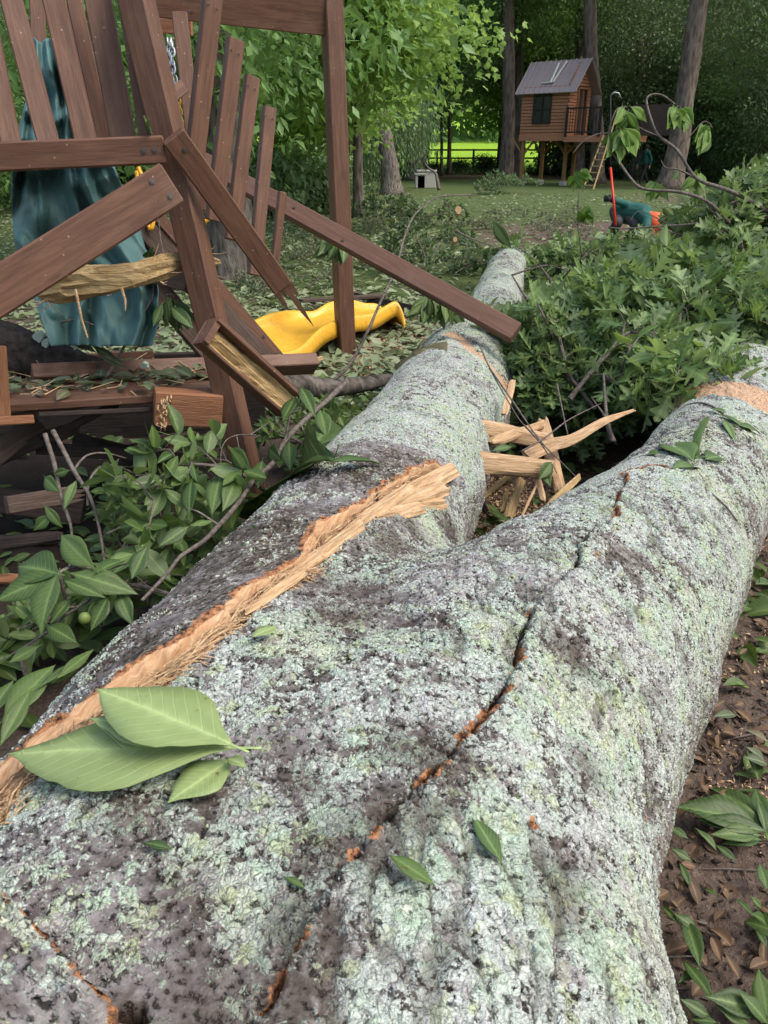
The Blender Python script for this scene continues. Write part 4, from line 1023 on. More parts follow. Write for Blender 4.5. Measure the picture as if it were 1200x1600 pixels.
def dirt_twigs():
    m = MB()
    for _ in range(420):
        x, y = rl.uniform(.3, 2.8), rl.uniform(.05, 3.6); a = rl.uniform(0, 6.28); l_ = rl.uniform(.02, .14); q = Vector((x, y, gz(x, y)+.006)); d = Vector((math.cos(a), math.sin(a), rl.uniform(-.02, .1)))
        m.tube([q, q+d*l_*.5+Vector((rl.uniform(-.01, .01), 0, .002)), q+d*l_], [rl.uniform(.001, .004), .002, .001], 5)
    tag(link('dirt_twigs', m.mesh('dirt_twigs'), M['twig']), 'small broken twigs littering the dirt right of the trunk', 'twigs', kind='stuff')
dirt_twigs()
chips('slide_sawdust', 14000, samp_slide, 'drift of pale sawdust on the ground around the slide and rear post', .004, .012)
def samp_cr(i):
    g = G(rl.gauss(800, 50), rl.gauss(790, 40)); return g.x, g.y
chips('crotch_chips', 2500, samp_cr, 'wood chips lying in the gap between the two forks', .003, .010)

# ------------------------------------------------------------------ trees
def crown_mesh(name, kind, n_cl, per, R3, size, droop=0., seed=0, hollow=.35, cl_r=.55):
    """leaf clumps in an uneven ellipsoid; clumps leave gaps"""
    g = np.random.default_rng(seed); d = g.normal(size=(n_cl, 3)); d /= np.linalg.norm(d, axis=1, keepdims=True)
    r = hollow+(1-hollow)*g.random(n_cl)**.6; c = d*r[:, None]*np.array(R3)
    c *= (1+.28*vnoise(c+seed, .45, 2, seed))[:, None]
    p = np.repeat(c, per, 0); o = g.normal(size=(len(p), 3))*cl_r*np.array([1, 1, .5]); p = p+o
    if droop: p[:, 2] -= g.random(len(p))*droop
    yd = o+g.normal(size=o.shape)*.4; yd[:, 2] -= .35+(1.2 if droop else 0)
    nd = g.normal(size=o.shape)*.6; nd[:, 2] += 1
    return foliage_mesh(name, kind, p, yd, nd, g.uniform(size*.7, size*1.25, len(p)), rnd=np.clip(g.normal(.5, .22, len(p)), 0, 1))
CROWN = {
 'canopy': [crown_mesh('crown', 'small', 230, 60, (3.6, 3.6, 3.2), .17, seed=1), crown_mesh('crown', 'small', 220, 60, (3.2, 3.9, 3.6), .17, seed=2)],
 'dark': [crown_mesh('crown', 'small', 250, 60, (3.4, 3.4, 4.2), .17, seed=3, cl_r=.5)],
 'maple': [crown_mesh('crown', 'maple', 170, 34, (2.3, 2.0, 1.6), .14, seed=4, hollow=.1, cl_r=.33)],
 'willow': [crown_mesh('crown', 'slim', 190, 46, (2.0, 1.8, 1.6), .22, droop=3.0, seed=5, hollow=.2, cl_r=.28)],
 'shrub': [crown_mesh('foliage', 'small', 90, 44, (1.1, 1.0, .7), .13, seed=6, hollow=.1, cl_r=.28), crown_mesh('foliage', 'small', 100, 44, (1.3, 1.0, .8), .14, seed=8, hollow=.1, cl_r=.28)],
}
def tree(name, label, pts, rad, bark, crowns, group=None, cat='tree', limbs=4, n=14):
    """pts: world points of the trunk; crowns: list of (kind, centre, scale, material)"""
    r = empty(name, pts[0], label, cat, group)
    sp = smooth_path(pts, 5); rr = np.interp(np.linspace(0, 1, len(sp)), np.linspace(0, 1, len(rad)), rad); rr[0] *= 1.45; rr[1] *= 1.15
    m = MB(); m.tube(sp, list(rr), n, wob=.3); m.build('trunk', M[bark], r, smooth=True)
    rs = random.Random(hash(label) % 999 if False else int(abs(pts[0][0])*13+abs(pts[0][1])*7))
    for k, (kind, c, s_, mt) in enumerate(crowns):
        me = CROWN[kind][rs.randrange(len(CROWN[kind]))]
        if not me.materials: me.materials.append(M[mt])
        o = bpy.data.objects.new('crown', me); col.objects.link(o); o.parent = r; o.location = Vector(c)-r.location; o.scale = (s_,)*3 if not hasattr(s_, '__len__') else s_; o.rotation_euler = (0, 0, rs.uniform(0, 6.28))
        if me.materials[0] != M[mt]: o.material_slots[0].link = 'OBJECT'; o.material_slots[0].material = M[mt]
        m = MB(); ce = Vector(c); i0 = min(range(len(sp)), key=lambda i: abs(sp[i].z-(ce.z-1.2))+.001*i); st = sp[i0]
        for q in range(limbs):
            e = ce+Vector((rs.uniform(-1.6, 1.6), rs.uniform(-1.6, 1.6), rs.uniform(-.6, 1.6)))
            md = st.lerp(e, .5)+Vector((0, 0, rs.uniform(-.2, .5))); tw = smooth_path([st, md, e], 4); m.tube(tw, list(np.linspace(max(.04, rr[i0]*.35), .02, len(tw))), 6)
        m.build('limbs', M[bark], r)
    return r
def tp(px, py, d):   # a point at horizontal distance d under this pixel
    q = ray(px, py); return Vector(C0+q*(d/q[1]))
def gpx(px, d): q = ray(px, 235); x = q[0]/q[1]*d; return Vector((x, d, gz(x, d)-.05))
# big furrowed tree behind the play set
b_ = G(368, 436)
tree('furrowed_tree', 'grey furrowed tree trunk standing right behind the slanted pickets of the play set', [b_-Vector((0, 0, .1)), tp(352, 240, b_.y), tp(338, 90, b_.y), tp(325, -120, b_.y)], [.26, .235, .225, .21], 'bark_grey', [('canopy', tp(240, -220, 10.5), .9, 'canopy')], n=24)
# leaning tree in the centre left
tree('leaning_tree', 'leaning grey tree with flared foot and weeping foliage right of the rear post', [gpx(614, 29), tp(604, 230, 29), tp(590, 150, 29), tp(578, 20, 29), tp(560, -120, 29)], [.34, .27, .24, .2, .15], 'bark_grey',
     [('willow', tp(560, 140, 31), .8, 'willow'), ('willow', tp(625, 130, 32), .7, 'willow'), ('canopy', tp(560, 20, 31), .65, 'canopy'), ('willow', tp(520, 150, 30), .8, 'willow')])
tree('oak_tree', 'straight dark tree trunk just left of the tree house', [gpx(794, 41), tp(795, 150, 41), tp(794, 40, 41), tp(792, -120, 41)], [.33, .30, .28, .24], 'bark_brown', [('canopy', tp(700, -60, 42), 1.1, 'canopy'), ('canopy', tp(860, -80, 43), 1.1, 'canopy')])
tree('oak_tree', 'shorter dark trunk close behind the straight one left of the tree house', [gpx(812, 46), tp(810, 150, 46), tp(808, -100, 46)], [.34, .28, .22], 'bark_dark', [('canopy', tp(800, -100, 48), 1.2, 'canopy')])
TH_T = tree('pine_tree', 'tall grey trunk rising through the tree house deck', [gpx(938, 38.6), tp(932, 180, 38.6), tp(924, 80, 38.6), tp(920, -120, 38.6)], [.34, .28, .27, .25], 'bark_brown', [('canopy', tp(930, -190, 39), 1.0, 'dkcanopy')])
tree('pine_tree', 'second tall trunk close behind the tree house roof', [gpx(908, 44), tp(907, 100, 44), tp(905, -120, 44)], [.3, .25, .2], 'bark_dark', [('canopy', tp(900, -170, 45), 1.0, 'dkcanopy')])
tree('big_tree', 'large leaning brown trunk at upper right beyond the walking man', [gpx(1056, 33), tp(1068, 170, 33), tp(1084, 60, 33), tp(1108, -120, 33)], [.46, .36, .34, .32], 'bark_brown', [('dark', tp(1180, -150, 35), 1.0, 'dkcanopy')])
tree('oak_tree', 'dark trunk at the left end of the bright meadow gap', [gpx(650, 43), tp(655, 200, 43), tp(664, 60, 43)], [.45, .36, .3], 'bark_dark', [('canopy', tp(640, 130, 44), .7, 'dkcanopy'), ('canopy', tp(680, 60, 43), .9, 'canopy')])
tree('sapling', 'thin dark sapling in front of the bright meadow', [gpx(691, 50), tp(690, 190, 50), tp(688, 120, 50)], [.09, .08, .05], 'bark_dark', [('canopy', tp(690, 90, 50), .5, 'canopy')])
tree('sapling', 'slightly thicker sapling right of the thin one before the meadow', [gpx(703, 51), tp(702, 190, 51), tp(700, 110, 51)], [.13, .11, .06], 'bark_dark', [('canopy', tp(715, 80, 51), .5, 'canopy')])
# bright maple canopy hanging in the upper centre
tree('maple_tree', 'bright yellow green maple spreading its leaves behind the top of the rear post', [gpx(545, 19)+Vector((.2, 0, 0)), tp(560, 150, 19), tp(575, -60, 19), tp(590, -200, 19)], [.11, .10, .09, .06], 'bark_dark',
     [('maple', tp(470, 60, 17), 1.0, 'maple'), ('maple', tp(600, 40, 15), .85, 'maple'), ('maple', tp(430, 150, 21), 1.0, 'maple'), ('maple', tp(560, -60, 15), .9, 'maple'), ('maple', tp(540, 150, 20), .8, 'maple')])
# far woods, individually: row behind, leaving the meadow window open between px 655 and 850
far = [
 ('left', 40, 22, 60, 'canopy', 'canopy'), ('left', -60, 18, 90, 'canopy', 'canopy'), ('left', 130, 30, 120, 'canopy', 'canopy'), ('left', 210, 34, 100, 'canopy', 'maple'), ('left', 300, 38, 100, 'canopy', 'maple'),
 ('left', 400, 40, 110, 'canopy', 'maple'), ('left', 470, 42, 90, 'canopy', 'maple'), ('left', 530, 46, 100, 'canopy', 'maple'), ('left', 600, 48, 70, 'canopy', 'canopy'),
 ('mid', 665, 56, 60, 'canopy', 'maple'), ('mid', 785, 58, 90, 'canopy', 'maple'), ('mid', 800, 55, 40, 'canopy', 'maple'), ('mid', 850, 54, 100, 'canopy', 'maple'), ('mid', 655, 50, -10, 'canopy', 'canopy'), ('mid', 640, 52, 10, 'canopy', 'canopy'), ('mid', 880, 56, 30, 'canopy', 'maple'),
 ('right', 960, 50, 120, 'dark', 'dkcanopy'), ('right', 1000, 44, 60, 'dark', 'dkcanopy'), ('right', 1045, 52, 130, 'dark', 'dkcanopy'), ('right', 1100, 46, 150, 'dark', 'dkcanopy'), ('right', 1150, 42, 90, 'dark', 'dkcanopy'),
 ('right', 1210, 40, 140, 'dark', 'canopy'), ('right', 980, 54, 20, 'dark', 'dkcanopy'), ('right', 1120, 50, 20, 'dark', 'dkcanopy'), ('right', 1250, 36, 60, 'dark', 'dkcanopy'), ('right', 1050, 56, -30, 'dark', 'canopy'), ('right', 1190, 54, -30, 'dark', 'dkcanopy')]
lab = {'left': ('woodland_tree', 'green tree in the wood behind the play set', 'trees of the wood behind the play set'),
       'mid': ('woodland_tree', 'sunlit green tree hanging over the bright meadow', 'trees above the bright meadow'),
       'right': ('evergreen_tree', 'dark evergreen right of the tree house', 'dark trees right of the tree house')}
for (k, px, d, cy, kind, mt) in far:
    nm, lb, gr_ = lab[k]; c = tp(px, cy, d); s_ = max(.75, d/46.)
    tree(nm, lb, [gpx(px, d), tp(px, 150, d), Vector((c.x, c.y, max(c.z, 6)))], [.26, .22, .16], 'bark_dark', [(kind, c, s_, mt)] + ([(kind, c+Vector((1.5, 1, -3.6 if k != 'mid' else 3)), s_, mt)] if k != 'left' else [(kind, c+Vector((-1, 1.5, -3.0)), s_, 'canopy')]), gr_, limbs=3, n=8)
# understorey shrubs
def shrub(px, d, h, s_, mt, label, group, name='shrub'):
    g = gpx(px, d); g.z += h; r = empty(name, (g.x, g.y, g.z), label, 'shrub', group); me = CROWN['shrub'][int(px) % 2]
    if not me.materials: me.materials.append(M['canopy'])
    o = bpy.data.objects.new('foliage', me); col.objects.link(o); o.parent = r; o.location = (0, 0, .5*s_); o.scale = (s_, s_, s_); o.rotation_euler = (0, 0, px*.37)
    if me.materials[0] != M[mt]: o.material_slots[0].link = 'OBJECT'; o.material_slots[0].material = M[mt]
    m = MB()
    for k in range(4): m.tube([(0, 0, -h), (.3*s_*math.cos(k*1.6+px), .3*s_*math.sin(k*1.6+px), .6*s_)], [.03*s_, .012*s_], 5)
    q = m.build('stem', M['twig']); q.parent = r
rs_ = random.Random(3)
for i in range(17): shrub(-40+32*i, rs_.uniform(23, 34), rs_.uniform(-.3, .5), rs_.uniform(1.2, 2.0), ['willow', 'canopy', 'dkcanopy'][i % 3], 'low undergrowth shrub behind the play set', 'undergrowth shrubs at left')
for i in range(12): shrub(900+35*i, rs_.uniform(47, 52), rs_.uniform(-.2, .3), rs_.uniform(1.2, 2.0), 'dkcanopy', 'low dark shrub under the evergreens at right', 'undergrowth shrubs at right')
for px, d, s_ in ((420, 20, 1.3), (470, 22, 1.0), (505, 21, .8)): shrub(px, d, 0, s_, 'willow', 'grey green bush between the pickets and the leaning tree', 'bushes on the left slope')
for px, s_, l in ((678, .6, 'small round dark bush by the rail fence, leftmost of three'), (718, .75, 'round dark bush by the rail fence, between the other two'), (760, .95, 'largest round dark bush by the rail fence, rightmost of three')):
    shrub(px, 57.5, -.1, s_, 'dkcanopy', l, None, 'round_bush')
# dark hedge bank under the fence
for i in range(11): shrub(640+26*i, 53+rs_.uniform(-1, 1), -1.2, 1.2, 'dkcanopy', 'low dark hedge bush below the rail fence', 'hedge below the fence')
# the distant wood that closes the view
def far_wood():
    n = 60000; g = np.random.default_rng(21); y = g.uniform(105, 125, n); x = g.uniform(-95, 95, n); z = g.uniform(1.5, 34, n)
    keep = vnoise(np.column_stack([x, y, z]), .35, 3) > -.25; x, y, z = x[keep], y[keep], z[keep]; n = len(x)
    me = foliage_mesh('distant_wood', 'small', np.column_stack([x, y, z]), rdir(n, -.3), rdir(n, 1.), g.uniform(.9, 1.8, n))
    tag(link('distant_wood', me, M['canopy']), 'distant wood of green trees beyond the bright meadow', 'wood', kind='stuff')
    for (x0, x1, y0, nm, mt, sz, cnt) in ((-48, -2, 56, 'wood_at_left', 'canopy', (.45, .9), 26000), (20.5, 60, 60, 'wood_at_right', 'dkcanopy', (.45, .9), 26000), (-4, 24, 62, 'leaves_above_meadow', 'canopy', (.4, .8), 12000)):
        x = g.uniform(x0, x1, cnt); y = y0+g.uniform(0, 7, cnt); lo = 0 if 'above' not in nm else 4.2; z = np.array([gz(a, b) for a, b in zip(x, y)])+lo+g.uniform(0, 22, cnt)
        keep = vnoise(np.column_stack([x, y, z]), .5, 3) > -.3; x, y, z = x[keep], y[keep], z[keep]
        me = foliage_mesh(nm, 'small', np.column_stack([x, y, z]), rdir(len(x), -.3), rdir(len(x), 1.), g.uniform(*sz, len(x)))
        tag(link(nm, me, M[mt]), {'wood_at_left': 'mass of green woodland leaves behind the trees at left', 'wood_at_right': 'mass of dark woodland leaves behind the evergreens at right', 'leaves_above_meadow': 'mass of leaves hanging above the meadow'}[nm], 'wood', kind='stuff')
far_wood()
# ------------------------------------------------------------------ tree house
def treehouse():
    c0 = tp(882, 233, 35.5); c0.z = 0; c0.z = gz(c0.x, c0.y)      # near (gable/side) corner
    th = R(-40); r = empty('tree_house', c0, 'small cedar sided tree house on posts with a brown metal roof, beside a deck', 'tree house')
    r.rotation_euler = (0, 0, th)
    def add(m, name, mat, parent=r, smooth=False):
        o = m.build(name, M[mat] if isinstance(mat, str) else mat, None, None, smooth); o.parent = parent; return o
    # local frame: side wall along -X from the corner, gable along +Y
    L, W, z0, z1, zr = 2.2, 1.9, 1.95, 3.80, 4.72
    m = MB(); nb = 15
    t = .05
    for i in range(nb):             # lapped boards of the window side
        za = z0+(z1-z0)*i/nb; zb = z0+(z1-z0)*(i+1)/nb; wz0, wz1 = 2.45, 3.45; tz = .012*(i % 2)
        for (xa, xb) in (((-L, -1.55), (-.85, 0)) if zb > wz0 and za < wz1 else ((-L, 0),)):
            m.box(((xa+xb)/2, t/2-tz*.5, (za+zb)/2), (xb-xa, t, zb-za-.022))
    m.box((-L+t/2, W/2, (z0+z1)/2), (t, W-.1, z1-z0)); m.box((-L/2, W-t/2, (z0+z1)/2), (L, t, z1-z0))
    add(m, 'side_wall', 'cedar')
    m = MB()
    for i in range(nb+9):           # gable wall in boards, with a door opening
        za = z0+(z1-z0)*i/nb; zb = za+(z1-z0)/nb; hw = W/2 if za < z1 else W/2*(zr-za)/(zr-z1)
        if hw < .06: continue
        for (ya, yb) in (((W/2-hw, .75), (1.55, W/2+hw)) if za < z0+1.75 else ((W/2-hw, W/2+hw),)):
            if yb > ya: m.box((-t/2, (ya+yb)/2, (za+zb)/2), (t-.012*(i % 2), yb-ya, zb-za-.022))
    add(m, 'gable_wall', 'cedar')
    m = MB(); m.box((-L/2, W/2, z0-.06), (L, W, .12)); m.box((-L/2, -.01, z0-.08), (L+.04, .05, .22)); m.box((.01, W/2, z0-.08), (.05, W, .22)); add(m, 'floor', 'cedar')
    # roof: two metal sheets with standing ribs
    for s_ in (-1, 1):
        m = MB(); x0, x1 = -L-.22, .38; yo = W/2+s_*(W/2+.22); zo = z1-.27
        a = Vector((x0, W/2, zr+.06)); b = Vector((x1, W/2, zr+.06)); c = Vector((x1, yo, zo)); d = Vector((x0, yo, zo)); nrm = (b-a).cross(d-a).normalized()
        if nrm.z < 0: nrm = -nrm
        q = [a, b, c, d]; m.add([tuple(v) for v in q]+[tuple(v-nrm*.04) for v in q], [(0, 1, 2, 3), (7, 6, 5, 4), (0, 4, 5, 1), (1, 5, 6, 2), (2, 6, 7, 3), (3, 7, 4, 0)])
        for k in range(13):
            u = k/12; p0 = a.lerp(b, u)+nrm*.015; p1 = d.lerp(c, u)+nrm*.015; m.tube([p0, p1], .022, 6)
        ro = add(m, 'roof', 'roofmetal')
        if s_ == -1:
            m = MB(); pp = lambda u, v: tuple(a.lerp(b, u).lerp(d.lerp(c, u), v)+nrm*.05)
            for (u0, v0, u1, v1, w_) in ((.50, .12, .52, .72, .05), (.38, .72, .56, .70, .03), (.62, .08, .56, .70, .04)):
                m.tube([pp(u0, v0), pp((u0+u1)/2, (v0+v1)/2), pp(u1, v1)], w_, 4)
            add(m, 'pale_debris', 'siding', ro)
    # window with frame, muntins
    m = MB(); m.box((-1.2, .03, 2.95), (.72, .02, 1.0)); wn = add(m, 'window', 'glass')
    m = MB()
    for (x, z, sx, sz) in ((-1.2, 3.47, .86, .08), (-1.2, 2.44, .86, .08), (-1.59, 2.95, .08, .95), (-.81, 2.95, .08, .95), (-1.2, 2.96, .7, .05), (-1.2, 3.2, .03, .42), (-1.2, 2.7, .03, .42)): m.box((x, -.02, z), (sx, .06, sz))
    add(m, 'window_frame', 'darkmetal', wn)
    m = MB(); m.box((-.10, 1.15, z0+.87), (.04, .78, 1.72)); dr = add(m, 'door', 'deckwood')
    m = MB()
    for (y, z, sy, sz) in ((.74, z0+.87, .08, 1.8), (1.56, z0+.87, .08, 1.8), (1.15, z0+1.78, .9, .08), (1.15, z0+.9, .04, 1.7)): m.box((.02, y, z), (.05, sy, sz))
    add(m, 'door_frame', 'timber', dr)
    for (x, y, lab_) in ((-L+.15, .12, 0), (-.45, W-.1, 0), (-L+.2, W-.15, 0), (-.4, .9, 0)):
        m = MB(); m.box((x, y, z0/2-.05), (.13, .13, z0-.1)); m.box((x, y, z0-.45), (.02, .02, .02))
        po = add(m, 'post', 'post')
        m = MB(); m.box((0, 0, 0), (.28, .28, .22), bev=.04); f = add(m, 'footing', 'concrete', po); f.location = (x, y, .08)
        for s_ in (-1, 1):
            m = MB(); m.tube([(x, y, z0-.75), (x+s_*.55, y, z0-.12)], .05, 4); add(m, 'brace', 'post', po)
    # deck with rails
    dk0 = MB(); dx, dy0, dy1 = 2.55, -.15, 2.2
    for k in range(16): dk0.box((.05+dx*(k+.5)/16, (dy0+dy1)/2, z0-.03), (dx/16-.012, dy1-dy0, .04))
    dk0.box((dx/2, dy0, z0-.14), (dx, .05, .2)); dk0.box((dx, (dy0+dy1)/2, z0-.14), (.05, dy1-dy0-.06, .2))
    dk = add(dk0, 'deck', 'cedar')
    m = MB()
    for z in (z0+.12, z0+1.0): m.box((.05+.75, dy0, z), (1.5, .05, .06)); m.box((dx, 1.0, z), (.05, 2.2, .06))
    for k in range(13): m.tube([(.1+k*.115, dy0, z0+.1), (.1+k*.115, dy0, z0+1.0)], .014, 5)
    for k in range(18): m.tube([(dx, dy0+.1+k*.125, z0+.1), (dx, dy0+.1+k*.125, z0+1.0)], .014, 5)
    m.box((1.55, dy0, z0+.5), (.09, .09, 1.1)); m.box((dx, dy0, z0+.5), (.09, .09, 1.1)); m.box((.06, dy0, z0+.5), (.08, .09, 1.1))
    add(m, 'railing', 'darkmetal', dk)
    m = MB(); m.box((dx+.6, 1.4, z0+.55), (1.9, .06, 1.1)); add(m, 'screen_wall', 'deckwood', dk)
    m = MB()
    for s_ in (-.22, .22): m.tube([(2.0+s_, dy0-1.35, 0), (2.0+s_, dy0-.05, z0+.65 if s_ > 0 else z0)], .035, 4)
    for k in range(8): u = (k+.6)/8.4; m.box((2.0, dy0-1.35+1.3*u*.98, z0*u), (.46, .10, .04))
    add(m, 'ladder', 'yellow_wood')
    m = MB(); m.tube([(1.0, .3, 0), (1.35, .2, z0-.1)], .05, 6); add(m, 'prop', 'twig')
treehouse()

# ------------------------------------------------------------------ rail fence before the meadow
def fence():
    r = empty('rail_fence', (6, 60, gz(6, 60)), 'dark two rail fence in front of the bright meadow', 'fence')
    n = 13; pts = [Vector((-4+2.6*k, 60.5, gz(-4+2.6*k, 60.5)+.62)) for k in range(n)]
    for k, p in enumerate(pts):
        m = MB(); m.box((p.x, p.y, p.z), (.14, .14, 1.5)); m.build('post', M['darkwood'], r)
    for dz in (.15, .68):
        m = MB(); m.tube([p+Vector((0, 0, dz)) for p in pts], .06, 5); m.build('rail', M['darkwood'], r)
fence()

# ------------------------------------------------------------------ people
def limb(m, a, b, ra, rb, n=10):
    a = Vector(a); b = Vector(b); m.tube([a+(a-b)*.0, a.lerp(b, .35), b], [ra, ra*.65+rb*.38, rb], n)
    for c, q in ((a, ra), (b, rb)): ball(m, c, q)
def ball(m, c, q, sc_=(1, 1, 1), nu=10, nv=7):
    V = []; F = []
    for j in range(nv+1):
        t = math.pi*j/nv
        for i in range(nu): V.append((c[0]+q*sc_[0]*math.sin(t)*math.cos(2*math.pi*i/nu), c[1]+q*sc_[1]*math.sin(t)*math.sin(2*math.pi*i/nu), c[2]+q*sc_[2]*math.cos(t)))
    for j in range(nv):
        for i in range(nu): F.append((j*nu+i, (j+1)*nu+i, (j+1)*nu+(i+1) % nu, j*nu+(i+1) % nu))
    m.add(V, F)
def fused(m, name, mat, parent, vox=.012):
    o = m.build(name, M[mat], parent, None, True); rm = o.modifiers.new('fuse', 'REMESH'); rm.mode = 'VOXEL'; rm.voxel_size = vox; rm.use_smooth_shade = True
    sm = o.modifiers.new('smooth', 'SMOOTH'); sm.factor = .6; sm.iterations = 4; o.matrix_basis = Matrix.Translation(-parent.location) if parent.rotation_euler.z == 0 else o.matrix_basis
    return o
def fingers(m, wrist, d, side, s_=1., curl=.9):
    """palm and five fingers closed round something: d points along the hand, side across the knuckles"""
    d = Vector(d).normalized(); s = Vector(side).normalized(); n = d.cross(s)
    palm = Vector(wrist)+d*.05*s_; m.tube([Vector(wrist), palm+d*.04*s_], [.026*s_, .036*s_], 8); ball(m, palm+d*.03*s_, .034*s_)
    for k, ln in enumerate((.07, .08, .075, .06)):
        b = palm+d*.045*s_+s*(.022*(k-1.5))*s_; e = b+(d*math.cos(curl*.5)+n*math.sin(curl*.5))*ln*.5*s_; f = e+(d*math.cos(curl*1.6)+n*math.sin(curl*1.6))*ln*.5*s_
        m.tube([b, e, f], [.011*s_, .010*s_, .008*s_], 6)
    b = palm-d*.01*s_+s*.035*s_; e = b+(s*.6+n*.8)*.035*s_; m.tube([b, e, e+(n*.8-s*.4)*.03*s_], [.013*s_, .011*s_, .009*s_], 6)
def worker():
    sh = P(1004, 336, 12.0); hd = P(1023, 347, 11.85); shR = P(991, 328, 12.1); shL = P(1010, 343, 11.75); el = P(976, 318, 12.05); hand = P(958, 313, 11.95)
    hip = sh+Vector((-.24, .34, .02)); r = empty('person', (hip.x, hip.y, 0), 'person bending low in a teal shirt, orange helmet and black glove, gripping a red pole', 'person')
    hL = hip+Vector((.04, -.12, 0)); hR = hip+Vector((-.06, .10, 0)); kL = Vector((hL.x+.12, hL.y-.34, .36)); kR = Vector((hR.x-.05, hR.y-.36, .40)); fL = Vector((hL.x+.02, hL.y-.02, .08)); fR = Vector((hR.x-.10, hR.y-.02, .08))
    handR = P(1014, 372, 11.7)
    neck = sh.lerp(hd, .45)
    m = MB(); limb(m, hip, sh, .13, .16, 12); limb(m, neck, hd, .055, .06)
    ball(m, hd, .105, (1, .85, 1.15)); ball(m, hd+Vector((.075, -.04, -.06)), .028); ball(m, hd+Vector((.0, -.09, -.01)), .02)
    limb(m, shR, el, .055, .042); limb(m, el, hand, .042, .03); limb(m, shL, P(1010, 360, 11.65), .055, .042); limb(m, P(1010, 360, 11.65), handR, .042, .03)
    limb(m, hL, kL, .09, .06); limb(m, kL, fL, .06, .042); limb(m, hR, kR, .09, .06); limb(m, kR, fR, .06, .042); limb(m, fL, fL+Vector((.18, -.02, -.03)), .045, .04); limb(m, fR, fR+Vector((-.05, 0, -.02)), .045, .04)
    fingers(m, handR, (0, -.3, -1), (1, 0, 0)); fused(m, 'body', 'skin', r)
    m = MB(); limb(m, hip.lerp(sh, .05), sh, .170, .165, 12); limb(m, sh, shR, .13, .09); limb(m, sh, shL, .13, .09); limb(m, shR, el, .075, .058); limb(m, el, el.lerp(hand, .88), .058, .045); limb(m, shL, P(1010, 360, 11.65), .075, .06); limb(m, P(1010, 360, 11.65), handR.lerp(P(1010, 360, 11.65), .2), .058, .045); fused(m, 'shirt', 'teal_shirt', r)
    m = MB(); limb(m, hip.lerp(sh, -.02), hip.lerp(sh, .06), .16, .155, 12); limb(m, hL, kL, .11, .08); limb(m, kL, fL, .08, .065); limb(m, hR, kR, .11, .08); limb(m, kR, fR, .08, .065); fused(m, 'trousers', 'greypants', r)
    m = MB(); fingers(m, hand, (hand-el), (0, .2, 1), 1.25, 1.4); ball(m, hand, .045); fused(m, 'glove', 'black', r, .008)
    for f in (fL, fR): m = MB(); limb(m, f, f+Vector((.17, -.02, -.03)), .055, .05); fused(m, 'boot', 'black', r)
    ax = Vector((.55, -.72, .40)).normalized()
    m = MB(); V = []; F = []; nu, nv = 24, 10; e1 = ax.orthogonal().normalized(); e2 = ax.cross(e1)
    for j in range(nv+1):
        t = (math.pi*.56)*j/nv
        for i in range(nu):
            a = 2*math.pi*i/nu; rr = .150*(1+.03*math.cos(4*a)*(j < 8)); V.append(hd+ax*(math.cos(t)*rr*1.05)+e1*math.cos(a)*math.sin(t)*rr+e2*math.sin(a)*math.sin(t)*rr)
    for j in range(nv):
        for i in range(nu): F.append((j*nu+i, (j+1)*nu+i, (j+1)*nu+(i+1) % nu, j*nu+(i+1) % nu))
    m.add([tuple(v) for v in V], F); ring_ = [hd-ax*.02+(e1*math.cos(a)+e2*math.sin(a))*(.165+.03*max(0, math.cos(a))) for a in np.linspace(0, 2*math.pi, 25)]
    m.tube(ring_, .010, 6, cap=False); h = m.build('helmet', M['orange'], r, None, True); h.matrix_basis = Matrix.Translation(-r.location)
    m = MB(); m.tube([hd-ax*.05+(e1*math.cos(a)+e2*math.sin(a))*.118 for a in np.linspace(0, 2*math.pi, 17)], .016, 6, cap=False); s_ = m.build('helmet_strap', M['white'], r, None, True); s_.matrix_basis = Matrix.Translation(-r.location)
    # the pole saw
    top = P(954, 150, 11.9); q = empty('pole_saw', P(962, 352, 11.88), 'long upright pole, red below and dark above, held by the bending worker', 'pole')
    m = MB(); m.tube([P(962, 352, 11.88), P(954, 262, 11.9)], .018, 10); a = m.build('shaft', M['redpole'], q, None, True); 
    m = MB(); m.tube([P(954, 262, 11.9), top], .011, 8); b = m.build('extension', M['black'], q, None, True)
    m = MB(); c_ = Vector(top); m.tube([c_, c_+Vector((.05, 0, .05)), c_+Vector((.12, 0, .04)), c_+Vector((.18, 0, -.04))], [.010, .012, .008, .003], 6); d_ = m.build('blade', M['steel'], q, None, True)
    for o in (a, b, d_): o.matrix_basis = Matrix.Translation(-q.location)
worker()
